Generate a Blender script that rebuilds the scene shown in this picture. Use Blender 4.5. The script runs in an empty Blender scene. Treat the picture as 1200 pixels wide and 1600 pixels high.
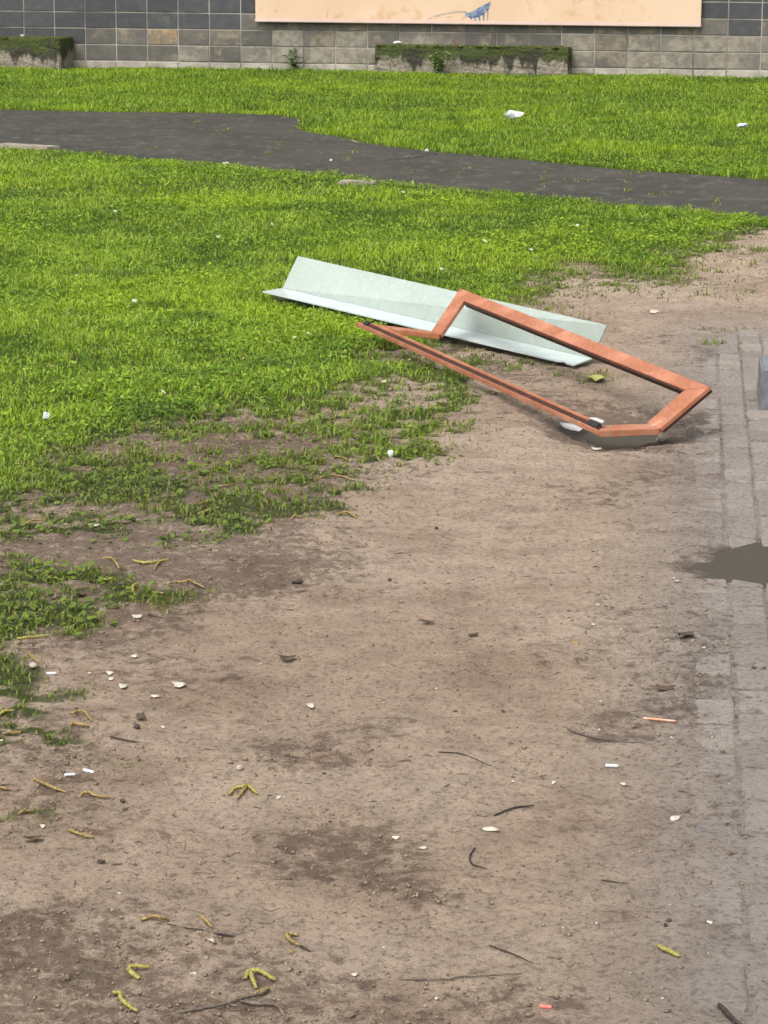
import bpy, bmesh, math, random
import numpy as np
from mathutils import Vector, Matrix

random.seed(7)
RNG = np.random.default_rng(11)
SC = bpy.context.scene
COL = SC.collection

# ------------------------------------------------------------------ camera
CAM_H = 1.8
F_PX = 4000.0                      # focal length in pixels of a 1200 x 1600 frame
PITCH = math.atan(921.0 / F_PX)
ROLL = 0.005
_F = Vector((0, math.cos(PITCH), -math.sin(PITCH)))
_R0 = Vector((1, 0, 0))
_U0 = Vector((0, math.sin(PITCH), math.cos(PITCH)))
_R = _R0 * math.cos(ROLL) + _U0 * math.sin(ROLL)
_U = _U0 * math.cos(ROLL) - _R0 * math.sin(ROLL)
cam_data = bpy.data.cameras.new('camera')
cam = bpy.data.objects.new('camera', cam_data)
COL.objects.link(cam)
M = Matrix((( _R.x, _U.x, -_F.x, 0), (_R.y, _U.y, -_F.y, 0), (_R.z, _U.z, -_F.z, CAM_H), (0, 0, 0, 1)))
cam.matrix_world = M
cam_data.sensor_fit = 'VERTICAL'
cam_data.sensor_height = 36.0
cam_data.sensor_width = 27.0
cam_data.lens = 36.0 * F_PX / 1600.0
cam_data.clip_start = 0.05
cam_data.clip_end = 3000
SC.camera = cam

# ------------------------------------------------------------------ sky and sun (bright overcast)
SUN_EL, SUN_AZ = math.radians(58), math.radians(215)     # azimuth: clockwise from +Y
world = bpy.data.worlds.new('World')
SC.world = world
world.use_nodes = True
wn = world.node_tree
bg = wn.nodes['Background']
sky = wn.nodes.new('ShaderNodeTexSky')
sky.sky_type = 'NISHITA'
sky.sun_disc = False
sky.sun_elevation = SUN_EL
sky.sun_rotation = SUN_AZ
sky.air_density = 1.0
sky.dust_density = 4.0
hs = wn.nodes.new('ShaderNodeHueSaturation')
hs.inputs['Saturation'].default_value = 0.14
wn.links.new(sky.outputs[0], hs.inputs['Color'])
wn.links.new(hs.outputs[0], bg.inputs['Color'])
bg.inputs['Strength'].default_value = 0.135
sun_d = bpy.data.lights.new('sun', 'SUN')
sun_d.energy = 1.15
sun_d.angle = math.radians(38)
sun_d.color = (1.0, 0.95, 0.88)
sun = bpy.data.objects.new('sun', sun_d)
sdir = Vector((math.sin(SUN_AZ) * math.cos(SUN_EL), math.cos(SUN_AZ) * math.cos(SUN_EL), math.sin(SUN_EL)))
sun.rotation_euler = sdir.to_track_quat('Z', 'Y').to_euler()
sun.location = (0, 0, 12)
COL.objects.link(sun)
SC.view_settings.view_transform = 'Standard'
SC.view_settings.look = 'None'
SC.view_settings.gamma = 1.0
SC.view_settings.exposure = 1.0
SC.view_settings.use_curve_mapping = False
SC.render.engine = 'CYCLES'
SC.cycles.max_bounces = 6

# ------------------------------------------------------------------ helpers
def tag(o, label=None, cat=None, group=None, kind=None):
    if label: o['label'] = label
    if cat: o['category'] = cat
    if group: o['group'] = group
    if kind: o['kind'] = kind
    return o

def link(o, parent=None):
    COL.objects.link(o)
    if parent: o.parent = parent
    return o

def empty(name, loc=(0, 0, 0)):
    o = bpy.data.objects.new(name, None)
    o.location = loc
    o.empty_display_size = 0.1
    return link(o)

def mesh_obj(name, verts, faces, mat, parent=None, smooth=False):
    me = bpy.data.meshes.new(name)
    me.from_pydata([tuple(v) for v in verts], [], faces)
    if mat: me.materials.append(mat)
    if smooth:
        me.polygons.foreach_set('use_smooth', [True] * len(me.polygons))
    me.update()
    o = bpy.data.objects.new(name, me)
    return link(o, parent)

def bm_obj(name, bm, mat, parent=None, smooth=False):
    me = bpy.data.meshes.new(name)
    bm.normal_update()
    bm.to_mesh(me); bm.free()
    if mat: me.materials.append(mat)
    if smooth:
        me.polygons.foreach_set('use_smooth', [True] * len(me.polygons))
    o = bpy.data.objects.new(name, me)
    return link(o, parent)

def np_mesh(name, V, quads=None, tris=None, mat=None, parent=None, attrs=None, smooth=False):
    """fast mesh from numpy arrays"""
    me = bpy.data.meshes.new(name)
    nq = 0 if quads is None else len(quads)
    nt = 0 if tris is None else len(tris)
    me.vertices.add(len(V))
    me.vertices.foreach_set('co', np.ascontiguousarray(V, dtype=np.float32).ravel())
    loops, starts = [], []
    if nq:
        loops.append(np.asarray(quads, np.int32).ravel()); starts.append(np.arange(nq, dtype=np.int32) * 4)
    if nt:
        loops.append(np.asarray(tris, np.int32).ravel()); starts.append(nq * 4 + np.arange(nt, dtype=np.int32) * 3)
    loops = np.concatenate(loops); starts = np.concatenate(starts)
    me.loops.add(len(loops)); me.polygons.add(nq + nt)
    me.loops.foreach_set('vertex_index', loops)
    me.polygons.foreach_set('loop_start', starts)
    if smooth:
        me.polygons.foreach_set('use_smooth', np.ones(nq + nt, dtype=bool))
    me.update(calc_edges=True)
    for k, a in (attrs or {}).items():
        at_ = me.attributes.new(k, 'FLOAT', 'POINT')
        at_.data.foreach_set('value', np.ascontiguousarray(a, dtype=np.float32))
    if mat: me.materials.append(mat)
    o = bpy.data.objects.new(name, me)
    return link(o, parent)

# value noise in numpy
_PERM = RNG.random((256, 256))
def vnoise(x, y):
    xi = np.floor(x).astype(int); yi = np.floor(y).astype(int)
    fx = x - xi; fy = y - yi
    fx = fx * fx * (3 - 2 * fx); fy = fy * fy * (3 - 2 * fy)
    a = _PERM[xi & 255, yi & 255]; b = _PERM[(xi + 1) & 255, yi & 255]
    c = _PERM[xi & 255, (yi + 1) & 255]; d = _PERM[(xi + 1) & 255, (yi + 1) & 255]
    return (a * (1 - fx) + b * fx) * (1 - fy) + (c * (1 - fx) + d * fx) * fy      # 0..1
def fbm(x, y, s, oct=4, off=0.0):
    v = 0; amp = 0.5; tot = 0
    for i in range(oct):
        v = v + amp * vnoise(x * s + off + 17.3 * i, y * s - off + 5.1 * i); tot += amp
        amp *= 0.5; s *= 2.03
    return v / tot - 0.5                                                            # -0.5..0.5
def sstep(a, b, x):
    t = np.clip((x - a) / (b - a), 0, 1)
    return t * t * (3 - 2 * t)

def ray(px, py):
    return _F + _R * ((px - 600) / F_PX) - _U * ((py - 800) / F_PX)
def at(px, py, z=0.0):
    """the place on the level z that the photograph shows at this pixel"""
    d = ray(px, py)
    t = (z - CAM_H) / d.z
    return Vector((d.x * t, d.y * t, z))
def poly(pts, z=0.0):
    return np.array([[*at(a, b, z)[:2]] for a, b in pts])
def sdf(P, x, y):
    """signed distance to a polygon, positive inside"""
    d = np.full(np.shape(x), 1e9); ins = np.zeros(np.shape(x), bool)
    n = len(P)
    for i in range(n):
        ax, ay = P[i]; bx, by = P[(i + 1) % n]
        ex, ey = bx - ax, by - ay
        t = np.clip(((x - ax) * ex + (y - ay) * ey) / (ex * ex + ey * ey + 1e-12), 0, 1)
        d = np.minimum(d, np.hypot(x - ax - t * ex, y - ay - t * ey))
        if ey != 0:
            c = ((ay > y) != (by > y)) & (x < ex * (y - ay) / ey + ax)
            ins ^= c
    return np.where(ins, d, -d)

# ------------------------------------------------------------------ the plan of the ground
PATH = poly([(-700, 160), (-300, 168), (0, 173), (150, 175), (300, 177), (400, 180), (438, 182), (466, 187), (472, 193), (462, 200), (480, 207), (520, 213),
             (600, 230), (700, 240), (800, 250), (900, 259), (1000, 268), (1100, 275), (1200, 284), (1500, 306),
             (1500, 374), (1200, 347), (1100, 338), (1050, 331), (980, 322), (900, 315), (800, 305), (700, 299),
             (640, 292), (580, 288), (520, 277), (400, 268), (290, 262), (220, 252), (150, 243), (70, 236), (0, 234),
             (-300, 228), (-700, 222)])
LAWN = poly([(-700, 180), (0, 195), (300, 215), (600, 255), (900, 285), (1200, 315), (1500, 340), (1420, 372), (1200, 362), (1120, 384),
             (1075, 402), (1050, 428), (985, 436), (930, 424), (895, 412), (872, 440), (855, 470), (800, 490),
             (740, 530), (680, 550), (700, 580), (640, 600), (560, 622), (530, 640), (420, 640), (330, 652), (240, 672),
             (150, 720), (60, 752), (0, 765), (-260, 800), (-700, 700)])
SPARSE = [(poly(p), w) for p, w in [
    ([(-260, 850), (-260, 700), (100, 700), (300, 640), (560, 600), (660, 560), (770, 560), (720, 620), (735, 720), (560, 750), (545, 800), (440, 815), (330, 850), (210, 850), (90, 845)], 0.62),
    ([(-200, 872), (0, 868), (90, 872), (170, 898), (300, 925), (330, 940), (200, 945), (140, 955), (160, 975), (150, 1003), (80, 1003), (0, 1010), (-200, 1010)], 0.72),
    ([(-200, 1012), (0, 1020), (60, 1022), (60, 1040), (40, 1060), (85, 1085), (100, 1115), (130, 1140), (138, 1185), (80, 1182), (40, 1160), (0, 1175), (-200, 1200)], 0.78),
    ([(-100, 1256), (0, 1258), (80, 1256), (105, 1272), (60, 1282), (0, 1284), (-100, 1290)], 0.7),
    ([(880, 420), (980, 430), (1080, 400), (1200, 380), (1260, 400), (1230, 440), (1150, 470), (1060, 468), (960, 475), (880, 460)], 0.30),
    ([(680, 545), (760, 540), (830, 556), (900, 575), (890, 590), (780, 585), (700, 580)], 0.45),
    ([(905, 585), (960, 580), (965, 605), (915, 604)], 0.35),
    ([(1120, 520), (1140, 515), (1135, 540), (1118, 545)], 0.5),
    ([(170, 808), (222, 808), (226, 838), (172, 838)], 0.95),
]]
PUD1 = poly([(858, 672), (884, 660), (930, 655), (1000, 656), (1036, 662), (1050, 680), (1036, 695), (992, 703), (945, 702), (896, 692)], -0.028)
PUD2 = poly([(1082, 882), (1120, 872), (1150, 858), (1205, 850), (1330, 850), (1380, 880), (1330, 902), (1200, 904), (1140, 898)])
DAMP = [(poly(p), s) for p, s in [
    ([(0, 660), (300, 650), (480, 650), (640, 690), (620, 740), (540, 790), (560, 850), (480, 930), (330, 950), (150, 1010), (0, 1030)], 0.25),
    ([(425, 1300), (480, 1285), (600, 1290), (690, 1380), (700, 1410), (640, 1450), (590, 1440), (560, 1400), (440, 1380)], 0.10),
    ([(190, 1490), (300, 1470), (480, 1500), (560, 1540), (560, 1640), (160, 1640), (150, 1560)], 0.10),
    ([(390, 1160), (520, 1150), (600, 1190), (520, 1220), (420, 1205)], 0.08),
    ([(910, 1110), (990, 1110), (1000, 1150), (920, 1160)], 0.06),
    ([(0, 1100), (140, 1120), (200, 1200), (130, 1300), (0, 1310)], 0.12),
    ([(690, 560), (860, 640), (870, 700), (1060, 710), (1180, 660), (1180, 640), (1060, 640), (900, 620), (780, 560)], 0.16),
    ([(-100, 1430), (200, 1400), (480, 1470), (620, 1520), (900, 1560), (900, 1700), (-100, 1700)], 0.12),
    ([(1000, 960), (1130, 960), (1200, 1060), (1100, 1150), (1000, 1100)], 0.15),
]]
# brick paving runs along the right; u across it, v along it
PV0 = Vector((0.055, 0.0)); PVD = Vector((0.117, 1.0)).normalized(); PVN = Vector((PVD.y, -PVD.x))
def pave_u(x, y): return (x - PV0.x) * PVN.x + (y - PV0.y) * PVN.y
def pave_v(x, y): return (x - PV0.x) * PVD.x + (y - PV0.y) * PVD.y
PAVE_V1 = 11.9

def hollow(x, y):
    n = 0.05 * fbm(x, y, 9.0, 2, 3.3)
    d1 = sdf(PUD1, x, y) + n; d2 = sdf(PUD2, x, y) + n
    h = -0.018 * sstep(-0.16, 0.0, d1) - 0.030 * sstep(0.0, 0.10, d1)
    return h - 0.010 * sstep(-0.12, 0.0, d2) - 0.012 * sstep(0.0, 0.06, d2)
def ground_h(x, y):
    x = np.asarray(x, float); y = np.asarray(y, float)
    u = pave_u(x, y); v = pave_v(x, y)
    pm = sstep(-0.05, 0.12, u) * sstep(PAVE_V1 + 0.4, PAVE_V1 - 0.6, v)
    far = sstep(18, 12, y)
    h = 0.020 * fbm(x, y, 0.8, 2) * (1 - 0.5 * pm)
    h = h + (0.018 * fbm(x, y, 5.0, 3, 2.0) + 0.018 * fbm(x, y, 24.0, 3, 9.0)) * (1 - 0.62 * pm) * (0.4 + 0.6 * far)
    h = h - pm * (0.0062 + 0.004 * sstep(0.05, 0.25, u))
    h = h + hollow(x, y)
    return h
def gh(x, y): return float(ground_h(np.array([x]), np.array([y]))[0])
def on(px, py, up=0.0):
    p = at(px, py, 0)
    for _ in range(3):
        p = at(px, py, gh(p.x, p.y) + up)
    return p

def grass_cover(x, y):
    n = fbm(x, y, 1.6, 3, 4.0); n2 = fbm(x, y, 7.0, 3, 8.0)
    n4 = fbm(x, y, 26.0, 2, 15.0)
    dp = sdf(PATH, x, y)
    offpath = sstep(0.20, 0.06, dp + 0.45 * n2 + 0.2 * n4)
    dl = sdf(LAWN, x, y)
    c = sstep(-0.30, 0.34, dl + 0.5 * n + 0.45 * n2 + 0.35 * n4)
    beyond = (y > 17.0) & (dp < 0) & (dl < 0) & (y > 19.4 - 0.62 * x)
    c = np.maximum(c, np.where(beyond, 1.0, 0.0))
    for P, w in SPARSE:
        d = sdf(P, x, y)
        m = sstep(-0.10, 0.10, d + 0.3 * n2)
        clump = sstep(0.09 - 0.30 * w, 0.26 - 0.30 * w, 0.55 * n2 + 0.5 * n + 0.55 * n4)
        c = np.maximum(c, m * np.maximum(clump * (0.35 + 0.6 * w), 0.16 * w))
    return np.clip(c * offpath, 0, 1)

# ------------------------------------------------------------------ materials
class NT:
    def __init__(self, name, rough=0.8, spec=0.3):
        self.m = bpy.data.materials.new(name); self.m.use_nodes = True
        self.t = self.m.node_tree; self.n = self.t.nodes; self.l = self.t.links
        self.b = self.n['Principled BSDF']
        self.b.inputs['Roughness'].default_value = rough
        self.b.inputs['Specular IOR Level'].default_value = spec
        self._pos = None
    def pos(self, obj=False):
        if obj:
            return self.n.new('ShaderNodeTexCoord').outputs['Object']
        if self._pos is None:
            self._pos = self.n.new('ShaderNodeNewGeometry').outputs['Position']
        return self._pos
    def noise(self, scale, detail=4, rough=0.55, vec=None, stretch=None):
        nd = self.n.new('ShaderNodeTexNoise')
        nd.inputs['Scale'].default_value = scale; nd.inputs['Detail'].default_value = detail
        nd.inputs['Roughness'].default_value = rough
        v = vec or self.pos()
        if stretch:
            mp = self.n.new('ShaderNodeMapping'); mp.inputs['Scale'].default_value = stretch
            self.l.new(v, mp.inputs[0]); v = mp.outputs[0]
        self.l.new(v, nd.inputs['Vector'])
        return nd.outputs['Fac']
    def voro(self, scale, vec=None, feature='F1'):
        nd = self.n.new('ShaderNodeTexVoronoi'); nd.feature = feature
        nd.inputs['Scale'].default_value = scale
        self.l.new(vec or self.pos(), nd.inputs['Vector'])
        return nd.outputs['Distance']
    def attr(self, name):
        nd = self.n.new('ShaderNodeAttribute'); nd.attribute_name = name
        return nd.outputs['Fac']
    def rnd(self):
        return self.n.new('ShaderNodeObjectInfo').outputs['Random']
    def ramp(self, fac, a, b, c0=0.0, c1=1.0):
        nd = self.n.new('ShaderNodeMapRange'); nd.inputs[1].default_value = a; nd.inputs[2].default_value = b
        nd.inputs[3].default_value = c0; nd.inputs[4].default_value = c1
        nd.interpolation_type = 'SMOOTHSTEP'
        self.l.new(fac, nd.inputs[0]); return nd.outputs[0]
    def mix(self, fac, a, b, mode='MIX'):
        nd = self.n.new('ShaderNodeMix'); nd.data_type = 'RGBA'; nd.blend_type = mode
        for i, v in ((0, fac), (6, a), (7, b)):
            if isinstance(v, (int, float)): nd.inputs[i].default_value = v if i == 0 else (v, v, v, 1)
            elif isinstance(v, tuple): nd.inputs[i].default_value = (*v, 1)
            else: self.l.new(v, nd.inputs[i])
        return nd.outputs[2]
    def math(self, op, a, b=0.0):
        nd = self.n.new('ShaderNodeMath'); nd.operation = op
        for i, v in ((0, a), (1, b)):
            if isinstance(v, (int, float)): nd.inputs[i].default_value = v
            else: self.l.new(v, nd.inputs[i])
        return nd.outputs[0]
    def set(self, sock, v):
        if isinstance(v, tuple): self.b.inputs[sock].default_value = (*v, 1)
        elif isinstance(v, (int, float)): self.b.inputs[sock].default_value = v
        else: self.l.new(v, self.b.inputs[sock])
    def bump(self, h, dist=0.01, strength=1.0):
        nd = self.n.new('ShaderNodeBump'); nd.inputs['Distance'].default_value = dist
        nd.inputs['Strength'].default_value = strength
        self.l.new(h, nd.inputs['Height']); self.l.new(nd.outputs[0], self.b.inputs['Normal'])

def soil_colour(k, pave):
    """dry trodden earth with crumbs; returns colour, relief and two noises"""
    big = k.noise(0.9, 3); mid = k.noise(7, 6, 0.65); fine = k.noise(62, 6, 0.78); grit = k.noise(190, 4, 0.8); stain = k.noise(2.3, 5, 0.62)
    base = k.mix(k.ramp(big, 0.35, 0.65), (0.470, 0.350, 0.255), (0.565, 0.440, 0.332))
    base = k.mix(pave, base, (0.385, 0.330, 0.288))
    base = k.mix(k.ramp(stain, 0.50, 0.66), base, k.mix(1.0, base, (0.80, 0.76, 0.74), 'MULTIPLY'))
    base = k.mix(k.ramp(mid, 0.30, 0.66), k.mix(1.0, base, 0.78, 'MULTIPLY'), base)
    base = k.mix(k.ramp(fine, 0.38, 0.52), k.mix(1.0, base, 0.56, 'MULTIPLY'), base)  # fine tone also paints in crumb shading that the bump leaves weak
    base = k.mix(k.ramp(grit, 0.58, 0.72), base, (0.62, 0.53, 0.43))
    base = k.mix(k.ramp(grit, 0.40, 0.30), base, (0.12, 0.09, 0.066))
    h = k.math('ADD', k.math('MULTIPLY', fine, 1.0), k.math('MULTIPLY', grit, 0.45))
    return base, h, mid, fine

def mat_ground():
    k = NT('trodden_soil', 0.92, 0.2)
    base, h, mid, fine = soil_colour(k, k.attr('pave'))
    damp = k.attr('damp')
    crumb = k.math('ADD', k.math('MULTIPLY', k.noise(19, 6, 0.75), 1.2), k.math('MULTIPLY', fine, 0.6))          # 0.9 on average
    wet = k.ramp(k.math('ADD', damp, k.math('MULTIPLY', k.math('SUBTRACT', crumb, 0.9), 3.4)), 0.30, 0.85)
    base = k.mix(wet, base, k.mix(1.0, base, (0.47, 0.44, 0.43), 'MULTIPLY'))
    turf = k.mix(k.ramp(fine, 0.4, 0.6), (0.060, 0.052, 0.024), (0.060, 0.085, 0.018))
    base = k.mix(k.ramp(k.attr('cover'), 0.25, 0.8), base, turf)
    k.set('Base Color', base)
    k.set('Roughness', k.ramp(damp, 0.0, 1.0, 0.95, 0.62))
    k.bump(h, 0.022, 1.0)
    return k.m

def mat_asphalt():
    k = NT('worn_asphalt', 0.7, 0.4)
    big = k.noise(1.4, 5, 0.65); agg = k.voro(70); fine = k.noise(40, 6, 0.8)
    wear = k.noise(9, 6, 0.7, stretch=(1.0, 0.5, 1.0))
    c = k.mix(k.ramp(big, 0.35, 0.65), (0.037, 0.035, 0.027), (0.058, 0.055, 0.042))
    c = k.mix(k.ramp(fine, 0.35, 0.62), k.mix(1.0, c, 0.66, 'MULTIPLY'), c)
    c = k.mix(k.ramp(wear, 0.50, 0.68), c, (0.088, 0.084, 0.068))
    k.set('Base Color', c)
    k.set('Roughness', 0.88)
    k.bump(k.math('ADD', agg, fine), 0.012, 0.7)
    return k.m

def mat_grass(name='grass_blade', dry=0.0):
    k = NT(name, 0.5, 0.25)
    t = k.attr('tint'); patch = k.noise(0.55, 3); patch2 = k.noise(2.6, 3)
    c = k.mix(k.ramp(t, 0.0, 1.0), (0.085, 0.172, 0.012), (0.300, 0.430, 0.040))
    c = k.mix(k.ramp(patch, 0.48, 0.64), c, k.mix(0.6, c, (0.310, 0.440, 0.022)))
    c = k.mix(k.ramp(patch2, 0.52, 0.68), c, k.mix(0.6, c, (0.050, 0.120, 0.016)))
    c = k.mix(k.math('MULTIPLY', k.attr('dull'), 0.7), c, (0.105, 0.140, 0.030))
    c = k.mix(k.attr('straw'), c, (0.30, 0.25, 0.10))
    k.set('Base Color', c)
    tr = k.n.new('ShaderNodeBsdfTranslucent'); k.l.new(c, tr.inputs[0])
    mx = k.n.new('ShaderNodeMixShader'); mx.inputs[0].default_value = 0.35
    out = k.n['Material Output']
    k.l.new(k.b.outputs[0], mx.inputs[1]); k.l.new(tr.outputs[0], mx.inputs[2]); k.l.new(mx.outputs[0], out.inputs[0])
    return k.m

def mat_leaf(name, a, b):
    k = NT(name, 0.5, 0.3)
    c = k.mix(k.ramp(k.noise(14, 3), 0.35, 0.65), a, b)
    k.set('Base Color', c)
    return k.m

def mat_simple(name, a, b, scale=20.0, rough=0.7, spec=0.3, bump=0.0, bs=60.0):
    k = NT(name, rough, spec)
    c = k.mix(k.ramp(k.noise(scale, 4), 0.3, 0.7), a, b)
    k.set('Base Color', c)
    if bump: k.bump(k.noise(bs, 4), bump, 0.8)
    return k.m

def mat_block(name, paint, bare, wear):
    k = NT(name, 0.8, 0.3)
    r = k.rnd(); n = k.noise(3.0, 5, 0.6); f = k.noise(30, 4, 0.6); n2 = k.noise(9, 4, 0.6)
    p = k.mix(r, k.mix(1.0, paint, 0.86, 'MULTIPLY'), k.mix(1.0, paint, 1.12, 'MULTIPLY'))
    p = k.mix(k.ramp(n2, 0.4, 0.7), p, k.mix(1.0, p, 1.25, 'MULTIPLY'))
    b = k.mix(k.ramp(n2, 0.35, 0.65), bare, k.mix(1.0, bare, 0.62, 'MULTIPLY'))
    b = k.mix(k.ramp(f, 0.3, 0.5), k.mix(1.0, b, 0.75, 'MULTIPLY'), b)
    sh = k.math('ADD', n, k.math('MULTIPLY', k.math('SUBTRACT', r, 0.5), 0.10))
    c = k.mix(k.ramp(sh, 0.56 - wear, 0.66 - wear), p, b)
    k.set('Base Color', c)
    k.bump(f, 0.008, 0.6)
    return k.m

def mat_concrete_mossy():
    k = NT('mossy_concrete', 0.85, 0.25)
    n = k.noise(5, 5, 0.65); f = k.noise(28, 4); drip = k.noise(7, 4, 0.6, stretch=(1.0, 1.0, 0.22))
    c = k.mix(k.ramp(f, 0.3, 0.7), (0.19, 0.165, 0.125), (0.29, 0.255, 0.20))
    z = k.n.new('ShaderNodeSeparateXYZ'); k.l.new(k.pos(), z.inputs[0])
    zz = k.ramp(z.outputs[2], 0.02, 0.36, 0.0, 0.36)
    s = k.math('ADD', drip, zz)
    c = k.mix(k.ramp(s, 0.56, 0.70), c, (0.045, 0.042, 0.030))
    c = k.mix(k.ramp(k.math('ADD', n, zz), 0.68, 0.82), c, (0.055, 0.070, 0.020))
    k.set('Base Color', c); k.bump(k.math('ADD', f, n), 0.03, 0.8)
    return k.m

def mat_wood():
    k = NT('orange_brown_varnish', 0.5, 0.35)
    g = k.noise(18, 4, 0.6, stretch=(6.0, 1.0, 6.0)); n = k.noise(5, 3)
    c = k.mix(k.ramp(g, 0.35, 0.65), (0.275, 0.096, 0.045), (0.345, 0.134, 0.068))
    c = k.mix(k.ramp(n, 0.45, 0.7), c, (0.42, 0.185, 0.112))
    c = k.mix(k.ramp(k.noise(60, 4, 0.7), 0.66, 0.72), c, (0.22, 0.085, 0.045))
    c = k.mix(k.ramp(k.noise(11, 6, 0.75), 0.60, 0.70), c, (0.46, 0.275, 0.19))
    c = k.mix(k.ramp(k.noise(33, 5, 0.8, stretch=(1.0, 0.4, 1.0)), 0.63, 0.70), c, (0.17, 0.085, 0.055))
    z = k.n.new('ShaderNodeSeparateXYZ'); k.l.new(k.pos(), z.inputs[0])
    mud = k.math('SUBTRACT', k.noise(26, 6, 0.75), k.math('MULTIPLY', z.outputs[2], 1.4))
    c = k.mix(k.ramp(mud, 0.46, 0.56), c, (0.26, 0.185, 0.13))
    k.set('Base Color', c)
    k.bump(g, 0.002, 0.4)
    return k.m

def mat_glass():
    k = NT('milky_wet_glass', 0.16, 0.5)
    n = k.noise(7, 5, 0.65); d = k.noise(45, 4, 0.7)
    c = k.mix(k.ramp(n, 0.2, 0.8), (0.340, 0.405, 0.358), (0.400, 0.455, 0.418))
    c = k.mix(k.ramp(d, 0.40, 0.90), c, (0.50, 0.54, 0.515))
    c = k.mix(k.ramp(k.noise(3.0, 3, 0.5), 0.45, 0.85), c, (0.33, 0.40, 0.335))
    k.set('Base Color', c)
    k.set('Roughness', k.ramp(n, 0.2, 0.8, 0.42, 0.5))
    k.set('Transmission Weight', 0.18)
    return k.m

def mat_water():
    k = NT('muddy_water', 0.03, 0.45)
    k.set('Base Color', (0.088, 0.074, 0.055)); k.b.inputs['IOR'].default_value = 1.33
    k.set('Transmission Weight', 0.3)
    return k.m

def mat_brick():
    k = NT('dirty_paving_brick', 0.9, 0.25)
    r = k.rnd()
    base, h, mid, fine = soil_colour(k, 1.0)
    grey = k.mix(r, (0.255, 0.225, 0.200), (0.400, 0.350, 0.308))
    base = k.mix(k.ramp(mid, 0.38, 0.60, 0.25, 0.75), base, k.mix(k.ramp(fine, 0.38, 0.52), k.mix(1.0, grey, 0.6, 'MULTIPLY'), grey))
    k.set('Base Color', base); k.bump(h, 0.016, 1.0)
    return k.m

def mat_peach():
    k = NT('peach_painted_board', 0.55, 0.35)
    n = k.noise(1.3, 4); d = k.noise(4.5, 5, 0.65)
    c = k.mix(k.ramp(n, 0.35, 0.65), (0.63, 0.45, 0.300), (0.68, 0.50, 0.355))
    c = k.mix(k.ramp(d, 0.52, 0.70), c, (0.58, 0.375, 0.22))
    c = k.mix(k.ramp(k.noise(9, 4, 0.6, stretch=(1, 1, 0.3)), 0.66, 0.78), c, (0.44, 0.295, 0.185))
    k.set('Base Color', c)
    return k.m

MG = mat_ground(); MA = mat_asphalt(); MGR = mat_grass()
MBR = mat_brick(); MWOOD = mat_wood(); MGLASS = mat_glass(); MWATER = mat_water(); MPEACH = mat_peach()
MCONC = mat_concrete_mossy()
MMORTAR = mat_simple('pale_mortar', (0.12, 0.11, 0.092), (0.36, 0.34, 0.295), 1.3, 0.9, 0.2, 0.004)
MFOOT = mat_simple('pale_concrete_footing', (0.27, 0.24, 0.195), (0.43, 0.40, 0.345), 5, 0.9, 0.2, 0.012, 20)
MB_DARK = mat_block('charcoal_painted_block', (0.062, 0.064, 0.066), (0.20, 0.165, 0.12), -0.10)
MB_WORN = mat_block('worn_painted_block', (0.110, 0.103, 0.090), (0.24, 0.205, 0.155), 0.08)
MB_BARE = mat_block('bare_concrete_block', (0.155, 0.142, 0.120), (0.30, 0.268, 0.215), 0.16)
MB_TAN = mat_block('tan_concrete_block', (0.17, 0.14, 0.10), (0.36, 0.265, 0.165), 0.16)
MWOODD = mat_simple('dark_rebate_and_shade', (0.030, 0.010, 0.005), (0.055, 0.018, 0.008), 20, 0.6)  # rebate wood; the same tone paints shade on the frame's edge strips
MBLACK = mat_simple('black_rubber', (0.010, 0.010, 0.010), (0.022, 0.021, 0.020), 30, 0.5)
MCAT = mat_simple('yellow_green_catkin', (0.20, 0.175, 0.035), (0.44, 0.385, 0.13), 260, 0.75, 0.2, 0.004, 500)
MCAT2 = mat_simple('tan_dry_catkin', (0.15, 0.098, 0.034), (0.42, 0.305, 0.125), 220, 0.8, 0.2, 0.004, 500)
MTWIG = mat_simple('grey_brown_bark', (0.075, 0.055, 0.042), (0.20, 0.165, 0.135), 70, 0.85, 0.2, 0.002, 300)
MDTWIG = mat_simple('dark_wet_bark', (0.022, 0.016, 0.014), (0.055, 0.042, 0.036), 70, 0.6, 0.3, 0.002, 300)
MPETAL = mat_simple('off_white_petal', (0.34, 0.30, 0.23), (0.55, 0.51, 0.43), 90, 0.6, 0.3)
MWHITE = mat_simple('white_plastic', (0.50, 0.505, 0.505), (0.62, 0.63, 0.64), 30, 0.4, 0.5)
MSTONE = mat_simple('pale_pebble', (0.24, 0.20, 0.16), (0.38, 0.335, 0.28), 60, 0.85)
MSOILC = mat_simple('soil_crumb', (0.10, 0.076, 0.056), (0.27, 0.212, 0.155), 90, 0.95, 0.1)
MLEAFD = mat_leaf('dead_brown_leaf', (0.035, 0.022, 0.015), (0.085, 0.055, 0.035))
MLEAFY = mat_leaf('yellow_green_leaf', (0.24, 0.28, 0.05), (0.44, 0.42, 0.12))
MWEED = mat_leaf('dark_weed_leaf', (0.030, 0.070, 0.014), (0.075, 0.140, 0.025))
MMOSS = mat_simple('dark_moss', (0.028, 0.036, 0.010), (0.085, 0.100, 0.024), 30, 0.95, 0.1, 0.02, 60)
MBLUE = mat_simple('blue_spray_paint', (0.075, 0.125, 0.24), (0.26, 0.30, 0.38), 22, 0.5)
MSLATE = mat_simple('blue_grey_stone', (0.115, 0.12, 0.135), (0.17, 0.175, 0.19), 20, 0.7, 0.3, 0.004, 80)
MRED = mat_simple('red_plastic', (0.55, 0.10, 0.08), (0.66, 0.20, 0.16), 60, 0.45)
MSALMON = mat_simple('salmon_plastic', (0.70, 0.27, 0.17), (0.76, 0.40, 0.30), 60, 0.5)
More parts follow.
